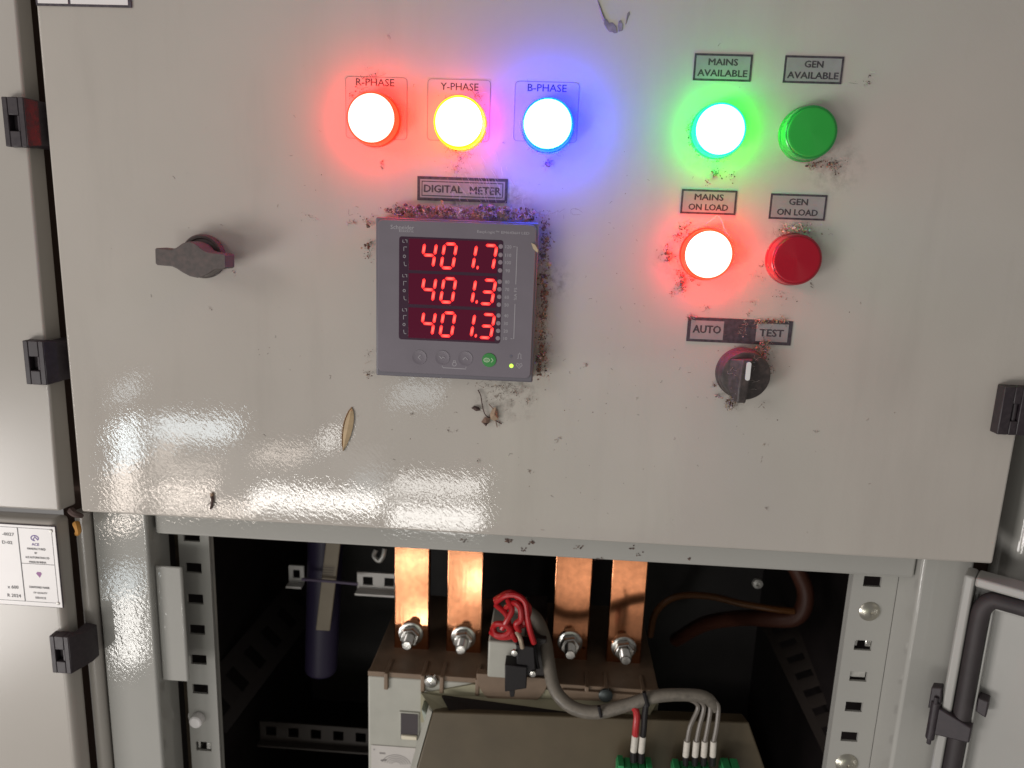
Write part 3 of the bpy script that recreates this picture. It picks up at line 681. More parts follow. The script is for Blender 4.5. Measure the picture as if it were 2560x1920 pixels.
sc = P(1858, 935, -6)
t = thing('selector_switch', (sc[0], 0, sc[1]), 'dusty black selector switch with white pointer line under AUTO and TEST label', 'switch')
obj('collar', MB().lathe(sc, [(15.6, -.1), (15.6, -3.5), (15.0, -4.6), (13, -4.6)], 56), SWITCH, t)
obj('knob', MB().lathe(sc, [(15.0, -4.4), (14.9, -11.0), (14.3, -12.2), (13.2, -12.6), (0, -12.6)], 56), SWITCH, t)
hc = P(1857, 940, -15); la = R(-3)
rd = MB()
def rr2(a, b): return (hc[0]+a*math.cos(la)-b*math.sin(la), hc[1]+a*math.sin(la)+b*math.cos(la))
base_ = [rr2(-8.5, 9.0), rr2(5.0, 10.5), rr2(5.0, -8), rr2(3.9, -16.2), rr2(-2.6, -16.6), rr2(-8.0, -7)]
top_ = [rr2(-2.0, 10.4), rr2(3.6, 10.4), rr2(3.6, -8), rr2(3.0, -15.6), rr2(-1.8, -15.8), rr2(-2.0, -8)]
rd.hexa([(x, -12.0, z) for x, z in base_], [(x, -18.5, z) for x, z in top_])
obj('grip', rd, SWITCH, t, bevel=.8, seg=3)
p1 = P(1867.5, 905, -18.8); p2 = P(1863.5, 951, -18.8)
obj('pointer_line', MB().prism(rrect(min(p1[0], p2[0])-.1, min(p1[0], p2[0])+2.6, p2[1], p1[1], 1.2), -19.0, -18.3), mat('white_inlay', (.82, .80, .80), .4), t)

# ================================================================== copper bars, breaker and wiring in the opening
def copper(x0, x1, zb, bolt, label, scr=112):
    t = thing('copper_busbar', ((x0+x1)/2, 118, zb), label, 'busbar', 'copper busbars above the breaker')
    mb = MB(); mb.hexa([(x0, 118, zb), (x1, 118, zb), (x1, 118, -242), (x0, 118, -242)], [(x0, 126, zb), (x1, 126, zb), (x1, 126, -242), (x0, 126, -242)])
    obj('bar', mb, COPPER, t, bevel=.9)
    obj('bend', MB().hexa([(x0, 118.1, -241.8), (x1, 118.1, -241.8), (x1, 126.1, -241.8), (x0, 126.1, -241.8)], [(x0, 150, -205), (x1, 150, -205), (x1, 158, -205), (x0, 158, -205)]), COPPER, t, bevel=.8)
    y = 118
    obj('washer', MB().lathe(bolt, [(0, y-.1), (10.5, y-.1), (10.5, y-2.0), (9.4, y-2.4), (5, y-2.4)], 36), STEEL, t)
    obj('nut', MB().hexa(hexpts(bolt, 8.6, y-2.5, 12), hexpts(bolt, 8.6, y-9.5, 12)), STEEL, t, bevel=.9)
    sp_ = []
    for k in range(12):
        yy = y-9.4-k*.9; sp_ += [(4.7, yy), (4.2, yy-.45)]
    sp_ += [(3.6, y-20.6), (0, y-20.8)]
    obj('stud', MB().lathe(bolt, sp_, 24), STEEL, t, ang=25)
copper(-122.5, -92.7, -365, (-107.6, -343.5), 'brightest copper busbar, leftmost of the four')
copper(-77.5, -47.3, -363, (-62.4, -344.0), 'copper busbar second from the left, just left of the red wires')
copper(12.9, 43.5, -362, (28.2, -342.2), 'dull copper busbar just right of the grey hose')
copper(59.6, 88.8, -362, (73.8, -344.0), 'rightmost copper busbar, next to the dark empty space')

brk = thing('circuit_breaker', (-18, 120, -450), 'beige grey circuit breaker at the bottom with brown top and shaded tan front cover', 'breaker')
obj('body', MB().box(-136, 100, 80, 215, -640, -362), BREAKER, brk, bevel=1.5)
obj('terminal_deck', MB().box(-135.6, 99.6, 84, 214, -361.9, -358.5), BAKELITE, brk, bevel=.8)
obj('front_ledge', MB().box(-136, 100, 80, 83.8, -361.9, -357.5), BAKELITE, brk, bevel=.5)
for x in (-120.5, -90.5, -75.0, -46.0, 42.0, 57.5, 87.0):
    obj('barrier_slot', MB().box(x-1.7, x+1.7, 77.6, 100, -372, -357.0), BAKELITE, brk, bevel=.8)
obj('olive_panel', MB().hexa([(-50, 78.4, -362.2), (99, 78.4, -362.2), (99, 78.4, -400), (-92, 78.4, -400), (-92, 78.4, -374)], [(-50, 84, -362.2), (99, 84, -362.2), (99, 84, -400), (-92, 84, -400), (-92, 84, -374)]), OLIVE, brk)
hd = [(-18+29*math.cos(R(180+180*k/20)), -351+29*math.sin(R(180+180*k/20))) for k in range(21)]
obj('round_collar', MB().prism(hd, 76.5, 84), BAKELITE, brk, bevel=.6)
hd = [(53+31*math.cos(R(180+180*k/20)), -361+24*math.sin(R(180+180*k/20))) for k in range(21)]
obj('round_collar', MB().prism(hd, 77.5, 84), BAKELITE, brk, bevel=.6)
obj('drive_housing', MB().box(-38, -9, 74, 150, -352, -320), BREAKER, brk, bevel=1.5)
obj('housing_shade_block', MB().box(-8.8, 8, 79, 150, -356, -318), mat('housing_shade', (.030, .022, .020), .4), brk, bevel=1.0)  # dark block added for the housing's right part in shade behind the wires
obj('collar_screw', MB().lathe(P(1514, 1737, 77), [(5.6, 77.4), (5.6, 75.4), (4, 74.4), (0, 74.2)], 20), mat('dark_screw', (.05, .06, .06), .4, metal=.5), brk)
# front cover: nearly upright shaded tan plate that widens downwards
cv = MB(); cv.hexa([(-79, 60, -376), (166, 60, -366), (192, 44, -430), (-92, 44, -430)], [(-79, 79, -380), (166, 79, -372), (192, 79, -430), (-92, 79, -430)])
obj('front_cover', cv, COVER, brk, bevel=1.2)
cs = MB(); cs.hexa([(-92.6, 44.5, -430), (-79.6, 60.2, -376.5), (-84, 66, -378), (-97, 50, -430)], [(-92.6, 79, -430), (-79.6, 79, -377), (-84, 79, -378), (-97, 79, -430)])
obj('cover_side', cs, BREAKER, brk, bevel=.6)
cf = MB(); a1 = P3(1052, 1732, 76); a2 = P3(1110, 1742, 76); a3 = P3(1130, 1780, 66); a4 = P3(1086, 1783, 61)
cf.hexa([a1, a2, a3, a4], [(p[0], p[1]+3, p[2]-1) for p in (a1, a2, a3, a4)])
obj('cover_fold', cf, OLIVE, brk)
so = MB(); o1, o2, o3, o4, o5 = P3(1108, 1738, 77.6), P3(1500, 1752, 77.6), P3(1640, 1760, 77.6), P3(1620, 1796, 66), P3(1330, 1777, 68)
so.hexa([o1, o2, o3, o4, o5], [(p[0], p[1]+1.5, p[2]-1.5) for p in (o1, o2, o3, o4, o5)])
obj('cover_slope', so, OLIVE, brk)
sl_ = MB(); b1, b2, b3, b4 = P3(1104, 1742, 70), P3(1200, 1768, 70), P3(1500, 1796, 62), P3(1126, 1782, 62)
b2a = P3(1330, 1780, 68); b3a = P3(1516, 1800, 62)
sl_.hexa([b1, b2, b2a, b3a, b3, b4], [(p[0], p[1]+4, p[2]-1) for p in (b1, b2, b2a, b3a, b3, b4)])
obj('cover_slot', sl_, mat('slot_shade', (.018, .013, .012), .7), brk)  # near black plate stands in for the shade in the gap
# cut-out with a light toggle, and a diagram sticker, on the bright left flank
q0, q1 = P(1003, 1781, 79.5), P(1046, 1848, 79.5)
obj('window_frame', MB().box(q0[0]-1.5, q1[0]+.6, 78.6, 80.6, q1[1]-1.5, q0[1]+1.2), BREAKER, brk, bevel=.4)
obj('toggle_window', MB().box(q0[0], q1[0]-.4, 78.2, 80.4, q1[1], q0[1]), mat('toggle_dark', (.05, .04, .045), .4), brk)
obj('toggle', MB().box(q0[0]+.5, q1[0]-.8, 76.4, 79.8, q1[1]+.8, q1[1]+4.6), mat('toggle_ivory', (.72, .66, .52), .4), brk, bevel=.8)
q0, q1 = P(928, 1862, 79.5), P(1042, 1920, 79.5)
st = obj('diagram_sticker', MB().box(q0[0], q1[0], 79.2, 80.2, q1[1]-15, q0[1]), mat('sticker_white', (.56, .53, .50), .5, var=.05), brk)
dg_ = MB(); cx_, cz_ = (q0[0]+q1[0])/2+2, q1[1]+2
for k in range(5):
    dg_.ribbon([(cx_+(4+2*k)*math.cos(a)*1.0, cz_+(3+1.6*k)*math.sin(a)) for a in [R(10+160*i/14) for i in range(15)]], .6, 79.1)
dg_.ribbon([(q0[0]+7, cz_+10), (q0[0]+12, cz_+10)], 1.6, 79.1); dg_.ribbon([(q0[0]+8, cz_+3), (q0[0]+13, cz_+4)], 1.4, 79.1); dg_.ribbon([(q0[0]+2, cz_+13), (q0[0]+3.2, cz_+13)], 1.2, 79.1)
obj('diagram_print', dg_, mat('grey_print', (.25, .23, .22), .6), st, smooth=False)
bc = P(1077, 1704, 78)
t = thing('screw', (bc[0], 80, bc[1]), 'shiny cross head screw on the upper left of the breaker', 'screw')
obj('head', MB().lathe(bc, [(5.6, 79.8), (5.6, 77.6), (4.6, 76.4), (1.2, 75.8), (1.0, 76.6), (0, 76.6)], 24), STEEL, t)
bc = P(1062, 1795, 70)
tag(obj('key_cap', MB().prism([P(1056, 1762, 72), P(1068, 1770, 72), P(1080, 1798, 72), P(1078, 1812, 72), P(1064, 1795, 72)], 66, 79), mat('greenish_cap', (.34, .38, .33), .3), bevel=.8), 'small greenish curved tab between breaker flank and shaded tan cover', 'tab')

# wiring
def path(*p): return [P3(*q) for q in p]
hose = thing('cable_hose', P3(1400, 1740, 55), 'grey dusty corrugated hose curving down past the bars to the right', 'hose')
hp = path((1290, 1515, 112), (1338, 1545, 100), (1362, 1600, 86), (1372, 1660, 70), (1388, 1725, 56), (1430, 1768, 48), (1490, 1781, 44), (1560, 1765, 43), (1640, 1741, 43), (1715, 1737, 43), (1765, 1744, 43), (1788, 1770, 44))
obj('sheath', MB().tube(hp, [5.6, 4.4], 14, smooth=6), GREYHOSE, hose)
obj('cable_tie', MB().tube(path((1610, 1730, 38), (1620, 1765, 38)), 1.5, 8, smooth=0), BLACKW, hose)
obj('cable_tie', MB().lathe((0, 0), [(0.01, 0), (.02, .01)], 3) if False else MB().tube(path((1497, 1765, 39), (1503, 1792, 39)), 1.3, 8, smooth=0), BLACKW, hose)
for i, (xt, xb, dxw) in enumerate(((1745, 1718, 0), (1760, 1741, 0), (1776, 1762, 0), (1796, 1784, 0))):
    w = thing('grey_wire', P3(xb, 1850, 38), ('grey wire with white sleeve, leftmost of four', 'grey wire with white sleeve, second of four from the left', 'grey wire with printed white sleeve, third of four from the left', 'grey wire with white sleeve, outermost right of four')[i], 'wire', 'sleeved wires into the green terminals')
    obj('insulation', MB().tube(path((xt-22, 1748, 43), (xt-6, 1756, 42), (xt, 1772, 41), (xb+8, 1815, 39), (xb, 1856, 38)), 1.75, 8), GREYW, w)
    obj('sleeve', MB().tube(path((xb, 1852, 38), (xb-4+i*.6, 1890, 38)), 2.35, 12, smooth=0), FERRULE, w)
    obj('boot', MB().tube(path((xb-4+i*.6, 1890, 38), (xb-4+i*.4, 1912, 38)), [2.5, 2.2], 10, smooth=0), BLACKW, w)
for i, (m_, pts, lab) in enumerate(((REDW, ((1570, 1762, 42), (1587, 1772, 40), (1592, 1790, 39), (1590, 1815, 38), (1588, 1840, 38)), 'red wire with white sleeve beside the black one'), (BLACKW, ((1616, 1755, 40), (1612, 1785, 39), (1610, 1815, 38), (1607, 1842, 38)), 'black wire with white sleeve beside the red one'))):
    w = thing('red_wire' if i == 0 else 'black_wire', P3(1590+i*16, 1850, 38), lab, 'wire', 'sleeved wires into the green terminals')
    obj('insulation', MB().tube(path(*pts), 2.5 if i == 0 else 2.3, 10), m_, w)
    e = pts[-1]
    obj('sleeve', MB().tube(path((e[0], e[1]-2, 38), (e[0]-4, e[1]+38, 38)), 2.5, 12, smooth=0), FERRULE, w)
    obj('boot', MB().tube(path((e[0]-4, e[1]+38, 38), (e[0]-4, e[1]+62, 38)), [2.7, 2.9], 10, smooth=0), REDW if False else BLACKW, w)
for (a, b, yy), lab in zip(((1543, 1632, 1902), (1682, 1776, 1911), (1804, 1850, 1909)), ('green terminal block under the red and black wires', 'green terminal block under the four grey wires', 'small empty green terminal block at far right')):
    x0, z1 = P(a, yy, 38); x1, _ = P(b, yy, 38)
    t = thing('terminal_block', ((x0+x1)/2, 38, z1), lab, 'terminal block', 'green terminal blocks at the bottom')
    obj('body', MB().box(x0, x1, 31, 46, z1-22, z1-3), GREEN_T, t, bevel=.6)
    n = max(2, int((x1-x0)/5)); w_ = (x1-x0)/n
    for k in range(n): obj('latch', MB().box(x0+k*w_+.5, x0+(k+1)*w_-.5, 33, 45, z1-3.0, z1-(.2 if k in (0, n-1) else 1.8)), GREEN_T, t, bevel=.4)

# red twisted wires and the little black contact block
rw = [((1240, 1505, 76), (1262, 1490, 70), (1290, 1488, 68), (1312, 1505, 66), (1318, 1540, 64), (1325, 1575, 63), (1335, 1608, 64)),
      ((1265, 1520, 74), (1285, 1508, 68), (1300, 1520, 64), (1302, 1548, 62), (1290, 1560, 62), (1298, 1580, 64)),
      ((1240, 1512, 80), (1265, 1535, 70), (1272, 1560, 66), (1280, 1585, 64), (1290, 1600, 66)),
      ((1232, 1572, 72), (1240, 1560, 66), (1262, 1562, 63), (1275, 1575, 63), (1262, 1588, 64), (1240, 1586, 66), (1234, 1570, 70)),
      ((1270, 1500, 72), (1280, 1525, 65), (1268, 1550, 63), (1255, 1572, 64))]
for i, p in enumerate(rw):
    tag(obj('red_wire', MB().tube(path(*p), 2.3, 10, smooth=6), REDW), ('red wire arching over the right side down to the black contact block', 'short red wire looping inside the red bundle', 'red wire slanting down the left of the bundle', 'red wire coiled flat at the lower left of the bundle', 'red wire hanging in front of the bundle')[i], 'wire', 'red wires twisted above the contact block')
for i, p in enumerate((((1238, 1500, 78), (1275, 1482, 72), (1300, 1500, 70), (1305, 1530, 70), (1312, 1560, 68)), ((1300, 1500, 70), (1322, 1520, 68), (1310, 1560, 70), (1278, 1568, 66)), ((1228, 1580, 74), (1250, 1592, 66), (1280, 1590, 65), (1290, 1575, 68)))):
    tag(obj('red_wire', MB().tube(path(*p), 2.4, 10, smooth=6), REDW), ('red wire at the very top of the twisted bundle', 'red wire hidden in the middle of the twisted bundle', 'red wire lying along the bottom left of the twisted bundle')[i], 'wire', 'red wires twisted above the contact block')
cb = thing('contact_block', P3(1300, 1660, 66), 'small black contact block hanging below the red wires', 'contact block')
def blk(name, poly, y0, y1, m=BLACKW, bv=.8): return obj(name, MB().prism([P(a, b, y0) for a, b in poly], y0, y1), m, cb, bevel=bv)
blk('body', [(1290, 1612), (1335, 1618), (1340, 1690), (1292, 1690)], 60, 74)
blk('lower_body', [(1262, 1662), (1318, 1668), (1316, 1722), (1262, 1730)], 58, 72)
blk('tail', [(1272, 1722), (1288, 1722), (1286, 1742), (1276, 1744)], 60, 66, BLACKW, .5)
obj('lead', MB().tube(path((1292, 1580, 63), (1300, 1595, 60), (1306, 1620, 60)), 1.8, 10), mat('bare_lead', (.45, .36, .27), .35, metal=.6), cb)
obj('lead', MB().tube(path((1318, 1540, 76), (1330, 1580, 72), (1335, 1620, 66), (1345, 1670, 66)), 1.6, 8), BLACKW, cb)
obj('lead', MB().tube(path((1280, 1560, 74), (1284, 1590, 68), (1296, 1615, 64)), 1.5, 8), BLACKW, cb)
obj('screw', MB().lathe(P(1286, 1632, 59), [(2.6, 60), (2.4, 58), (0, 57.6)], 14), STEEL, cb)
obj('screw', MB().lathe(P(1332, 1686, 58), [(2.6, 60), (2.4, 58), (0, 57.6)], 14), STEEL, cb)

# things deep in the compartment
t = thing('cable_sleeve', P3(805, 1520, 185), 'dark navy tubular sleeve with an ivory strip hanging in the dark compartment', 'sleeve')
obj('tube', MB().tube(path((815, 1330, 195), (812, 1420, 192), (808, 1520, 188), (803, 1660, 185), (802, 1678, 185)), [17, 15], 24, smooth=0), NAVY, t, bevel=3)
iv = MB()
i0, i1, i2, i3 = P3(815, 1350, 168), P3(852, 1350, 168), P3(824, 1578, 166), P3(789, 1576, 166)
iv.hexa([i0, i1, i2, i3], [(p[0], p[1]+2, p[2]) for p in (i0, i1, i2, i3)])
obj('strip', iv, IVORY, t, bevel=.8)
lm = MB()
for yy in (1418, 1424, 1430, 1436): lm.ribbon([P(808-(yy-1400)*.12, yy, 165.5), P(838-(yy-1400)*.12, yy+2, 165.5)], .5, 165.5)
obj('strip_print', lm, INK, t, smooth=False)
obj('binding', MB().tube(path((755, 1448, 164), (810, 1452, 162), (895, 1460, 164)), 1.4, 8), mat('violet_tie', (.16, .13, .20), .5), t)
def prail(x0p, x1p, yp, Y, hpx, holes, label, m):
    a = P(x0p, yp, Y); b = P(x1p, yp, Y); hh = hpx
    t = thing('perforated_rail', ((a[0]+b[0])/2, Y, a[1]), label, 'rail', 'perforated rails inside the compartment')
    mb = MB(); xs = [a[0]]
    z = a[1]; w = 6.5; n = holes; st_ = (b[0]-a[0])/n
    def q(x0, x1, z0, z1): mb.box(x0, x1, Y, Y+2, z0, z1)
    q(a[0], b[0], z+hh*.25, z+hh*.5); q(a[0], b[0], z-hh*.5, z-hh*.25)
    for k in range(n+1):
        xc = a[0]+st_*k; q(max(a[0], xc-st_*.27), min(b[0], xc+st_*.27), z-hh*.25, z+hh*.25)
    obj('web', mb, m, t)
    obj('flange', MB().box(a[0], b[0], Y-9, Y-.1, z-hh*.5-2, z-hh*.5), m, t)
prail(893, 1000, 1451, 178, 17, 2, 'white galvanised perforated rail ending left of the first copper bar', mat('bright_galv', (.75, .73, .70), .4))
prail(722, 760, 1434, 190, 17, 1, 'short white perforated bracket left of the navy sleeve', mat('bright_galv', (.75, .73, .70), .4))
prail(650, 930, 1826, 230, 22, 5, 'dim perforated rail low in the dark compartment', mat('galv_shaded', (.065, .054, .048), .5))  # galvanised tone darkened with the compartment's shade
def slanted(p, q, w, holes, label, m, Yx=4):
    a, b = Vector(P3(*p)), Vector(P3(*q)); d = (b-a); l = d.length; d.normalize(); n_ = d.cross(Vector((0, 1, 0))).normalized()
    t = thing('perforated_rail', (a+b)/2, label, 'rail', 'perforated rails inside the compartment')
    mb = MB(); st_ = l/holes
    def q4(s0, s1, n0, n1):
        c = [a+d*s0+n_*n0, a+d*s1+n_*n0, a+d*s1+n_*n1, a+d*s0+n_*n1]; mb.hexa([tuple(v) for v in c], [tuple(v+Vector((0, 2, 0))) for v in c])
    q4(0, l, -w/2, -w/4); q4(0, l, w/4, w/2)
    for k in range(holes+1): q4(max(0, st_*k-st_*.28), min(l, st_*k+st_*.28), -w/4, w/4)
    obj('web', mb, m, t)
slanted((1925, 1520, 330), (2120, 1900, 140), 34, 9, 'dim perforated rail slanting down at the right of the dark compartment', mat('galv_shaded_right', (.075, .060, .052), .55))  # shade of the compartment is in this rail's colour
slanted((800, 1440, 330), (520, 1790, 120), 46, 7, 'dim perforated rail slanting towards the left in the dark compartment', mat('galv_shaded_left', (.036, .030, .029), .55))  # darkest galvanised tone, shade at the left put into the colour
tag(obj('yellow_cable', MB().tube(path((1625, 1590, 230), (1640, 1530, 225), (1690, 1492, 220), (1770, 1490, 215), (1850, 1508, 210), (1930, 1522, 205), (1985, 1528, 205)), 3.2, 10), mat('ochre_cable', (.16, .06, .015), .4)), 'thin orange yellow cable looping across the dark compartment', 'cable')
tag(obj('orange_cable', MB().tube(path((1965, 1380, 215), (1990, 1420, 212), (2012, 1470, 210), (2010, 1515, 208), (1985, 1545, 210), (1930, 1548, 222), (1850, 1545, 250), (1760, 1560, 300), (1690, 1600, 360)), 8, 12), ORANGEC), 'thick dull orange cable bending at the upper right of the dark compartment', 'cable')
t = tag(obj('lug_hook', MB().tube(path((940, 1375, 170), (935, 1390, 168), (948, 1402, 166), (958, 1390, 166), (962, 1372, 168)), 2.2, 8), WHITE_M), 'pale hook shaped end beside the first copper bar', 'hook')
tag(obj('lug', MB().lathe(P(1893, 1457, 200), [(5, 200), (4.6, 197), (2, 196), (1.9, 198), (0, 198)], 16), WHITE_M), 'small pale bolt head in the dark behind the yellow cable', 'bolt')

# ================================================================== dirt, leaves, insects
class Deb:
    def __init__(s): s.mb = MB()
    def flake(s, x, z, y, size, mi, flat=.6):
        n = random.choice((3, 4, 4, 5, 6)); ax = Vector((random.gauss(0, 1)*(1-flat), -1, random.gauss(0, 1)*(1-flat))).normalized()
        u = ax.cross(Vector((random.random()-.5, .1, random.random()-.5))).normalized(); v = ax.cross(u); el = random.uniform(.35, 1)
        s.mb.mi = mi; pts = []
        for k in range(n):
            a = 2*math.pi*(k+random.uniform(-.3, .3))/n; r = size*random.uniform(.5, 1)
            p = Vector((x, y, z))+u*(r*math.cos(a))+v*(r*el*math.sin(a))+ax*random.uniform(-.25, .25)*size
            p.y = min(p.y, -.06); pts.append(p)
        s.mb.face(pts)
    def lump(s, x, z, y, r, mi):
        b = bmesh.new(); bmesh.ops.create_icosphere(b, subdivisions=2, radius=1)
        ph = [random.uniform(0, 6) for _ in range(3)]; sc_ = [random.uniform(.6, 1.2) for _ in range(3)]
        for v in b.verts:
            c = v.co; f = 1+.35*math.sin(4*c.x+ph[0])*math.sin(5*c.y+ph[1])+random.uniform(-.22, .22)
            v.co = Vector((x+c.x*r*f*sc_[0], min(y+c.y*r*f*sc_[1], -.05), z+c.z*r*f*sc_[2]))
        for f in b.faces: f.material_index = mi
        me = bpy.data.meshes.new('lump'); b.to_mesh(me); b.free(); s.mb.bm.from_mesh(me); bpy.data.meshes.remove(me)
    def lumps(s, px, py, rx, ry, n, r, y=(-.3, -8), mix=(2, 5, 1, 0)):
        cx, cz = P(px, py)
        for _ in range(n): s.lump(cx+random.gauss(0, rx*.1), cz+random.gauss(0, ry*.1), random.uniform(*y), random.uniform(*r)*.78, random.choices((0, 1, 2, 3), mix)[0])
    def fibre(s, x, z, y, l, mi, r=.09):
        s.mb.mi = mi; d = Vector((random.gauss(0, 1), random.gauss(0, .25), random.gauss(0, 1))).normalized(); b = Vector((random.gauss(0, 1), random.gauss(0, .3), random.gauss(0, 1)))*l*.18
        p0 = Vector((x, y, z)); pts = [p0-d*l*.5, p0+b, p0+d*l*.5]
        for p in pts: p.y = min(p.y, -.08)
        s.mb.tube(pts, r, 3, smooth=3, cap=False)
    def cluster(s, px, py, rx, ry, n, size=(.3, 1.2), y=(-.1, -1.5), mix=(4, 4, 1, 1), fib=.25, fl=(1.5, 5)):
        cx, cz = P(px, py); kx = rx*.242; kz = ry*.242
        for _ in range(n):
            a = random.uniform(0, 2*math.pi); q = abs(random.gauss(0, .5))
            x, z = cx+kx*q*math.cos(a), cz+kz*q*math.sin(a); yy = random.uniform(*y)
            if random.random() < fib: s.fibre(x, z, yy, random.uniform(*fl), random.choices((0, 1, 2, 3), (1, 2, 1, 4))[0], random.uniform(.05, .11))
            else: s.flake(x, z, yy, random.uniform(*size)*random.uniform(.6, 1), random.choices((0, 1, 2, 3), mix)[0])
    def done(s, name, label):
        o = obj(name, s.mb, [D_DARK, D_BROWN, D_TAN, D_PALE], smooth=False); o['kind'] = 'stuff'; o['label'] = label; return o
d = Deb()                                        # nest litter on and round the meter
for px, n, r in ((975, 20, 14), (1005, 110, 28), (1040, 60, 22), (1070, 60, 26), (1115, 120, 30), (1160, 60, 30), (1215, 120, 34), (1260, 170, 34), (1290, 60, 22), (1318, 110, 24)):
    d.cluster(px, 528 + (px-1000)*.035, r, 18, n, (.5, 1.9), (-.5, -12.5), (4, 6, 2, 1), .22)
d.lumps(1035, 524, 50, 10, 22, (.8, 2.0)); d.lumps(1110, 526, 50, 10, 20, (.8, 2.1)); d.lumps(1225, 526, 60, 14, 34, (.9, 2.5)); d.lumps(1262, 534, 30, 10, 14, (.9, 2.3)); d.lumps(1318, 536, 24, 16, 14, (.9, 2.2)); d.lumps(1160, 536, 150, 5, 26, (.6, 1.4))
d.lumps(1362, 620, 12, 60, 22, (.6, 1.8)); d.lumps(1360, 760, 10, 80, 22, (.6, 1.7)); d.lumps(1352, 890, 12, 50, 20, (.6, 1.9)); d.lumps(924, 560, 8, 10, 4, (.7, 1.3)); d.lumps(921, 620, 6, 12, 4, (.7, 1.3))
d.cluster(1150, 540, 200, 6, 160, (.3, .9), (-9, -14), (2, 5, 2, 2), .35)
for py, n in ((560, 50), (600, 90), (640, 60), (690, 60), (740, 60), (790, 80), (840, 70), (890, 90), (930, 40)):
    d.cluster(1362-(py-560)*.03, py, 20, 34, n, (.4, 1.4), (-.2, -9), (5, 5, 1, .6), .15)
for py, n in ((555, 25), (615, 35), (640, 25), (885, 15), (935, 30)): d.cluster(922, py, 14, 18, n, (.3, 1.1), (-.1, -4), (5, 4, 1, 0), .1)
d.cluster(1250, 962, 70, 8, 70, (.3, .9), (-.1, -8), (5, 4, 1, 0), .2)
def P_y(px, py, y): x, z = P(px, py); return x, z, y
for _ in range(26): d.fibre(*P_y(random.uniform(1130, 1320), random.uniform(480, 560), random.uniform(-1, -12)), random.uniform(3, 8), 3, .08)
for _ in range(420): d.fibre(*P_y(random.gauss(1190, 95), random.gauss(532, 8), random.uniform(-1, -13)), random.uniform(1.5, 5), random.choice((1, 1, 2, 3)), .07)
for _ in range(240): d.fibre(*P_y(random.gauss(1360, 9), random.uniform(560, 940), random.uniform(-.3, -9)), random.uniform(1, 4), random.choice((0, 1, 1, 2)), .07)
for _ in range(70):                              # strands combed down over the word METER
    x, z, y = P_y(random.gauss(1205, 34), random.gauss(475, 30), -1.1); l = random.uniform(2, 7); a = R(random.gauss(112, 10))
    d.mb.mi = random.choice((3, 3, 2)); d.mb.tube([(x, y, z), (x+l*.5*math.cos(a)+.2, y-.2, z+l*.5*math.sin(a)), (x+l*math.cos(a), y, z+l*math.sin(a))], .08, 3, smooth=2, cap=False)
d.done('nest_litter', 'brown nest litter and dust packed along the edges of the meter')
d = Deb()                                        # dust clumps round the lamps and switch
for a in ((930, 195, 34, 26, 60), (905, 225, 26, 16, 30), (880, 240, 10, 10, 16), (1150, 250, 60, 20, 12), (1150, 395, 40, 16, 40), (1140, 425, 30, 24, 50), (1195, 240, 16, 26, 30)):
    d.cluster(*a, (.2, .75), (-.1, -2), (4, 5, 1, .5), .25)
for a in ((1369, 378, 50, 12, 70), (1368, 410, 14, 18, 70), (1146, 378, 60, 14, 80)): d.cluster(*a, (.2, .8), (-.2, -6), (2, 3, 2, 3), .5, (1, 3.5))
d.lumps(1368, 412, 12, 14, 7, (.6, 1.3), (-.2, -2)); d.lumps(1672, 640, 14, 20, 9, (.5, 1.2), (-.2, -2)); d.lumps(1704, 705, 10, 26, 9, (.5, 1.2), (-.2, -2)); d.lumps(1705, 580, 24, 12, 8, (.4, 1.0), (-.2, -2)); d.lumps(1990, 576, 50, 8, 14, (.6, 1.5), (-1, -6), (0, 3, 5, 3)); d.lumps(2055, 412, 50, 10, 8, (.4, 1.0), (-.2, -2)); d.lumps(1905, 882, 14, 30, 16, (.6, 1.5), (-1, -7), (1, 5, 3, 0)); d.lumps(1826, 1004, 12, 14, 10, (.6, 1.5), (-.4, -4), (2, 5, 3, 0)); d.lumps(1784, 436, 10, 12, 5, (.5, 1.1), (-.2, -1)); d.lumps(1930, 800, 40, 10, 10, (.4, 1.0), (-.6, -1.6), (1, 5, 3, 2))
for k in range(150):                             # cobweb fringe under the amber and blue lamps
    c, rr_ = random.choice((L2, L3)), random.uniform(14.6, 16.8); a = R(random.uniform(185, 355))
    d.fibre(c[0]+rr_*math.cos(a), c[1]+rr_*math.sin(a), random.uniform(-.5, -6), random.uniform(1, 2.6), 3, .07)
for k in range(90):
    c = L4; rr_ = random.uniform(14.8, 17.4); a = R(random.uniform(150, 300)); x, z = c[0]+rr_*math.cos(a), c[1]+rr_*math.sin(a)
    if k % 2: d.fibre(x, z, random.uniform(-.5, -5), random.uniform(1, 3), random.choice((1, 3)), .09)
    else: d.flake(x, z, random.uniform(-.3, -4), random.uniform(.3, 1.0), random.choice((0, 1)))
for a in ((1728, 330, 14, 40, 36), (1740, 370, 18, 18, 30), (1790, 430, 20, 18, 30), (1830, 440, 16, 12, 22), (1768, 455, 10, 12, 18), (2060, 405, 60, 16, 60), (2030, 415, 20, 12, 30), (2080, 420, 30, 20, 40), (2165, 210, 22, 10, 16), (2172, 190, 12, 12, 10),
          (1666, 625, 18, 30, 50), (1668, 650, 20, 10, 40), (1690, 590, 30, 20, 50), (1715, 565, 30, 14, 40), (1700, 690, 18, 34, 60), (1706, 722, 18, 18, 50), (1680, 735, 14, 12, 20), (1730, 700, 30, 20, 25)):
    d.cluster(*a, (.25, 1.0), (-.1, -2.5), (6, 4, 1, .3), .18)
for a in ((1995, 568, 50, 14, 80), (1960, 580, 30, 12, 40), (1990, 590, 60, 10, 60), (1925, 655, 12, 40, 40)): d.cluster(*a, (.3, 1.1), (-.3, -6), (1, 4, 4, 3), .35)
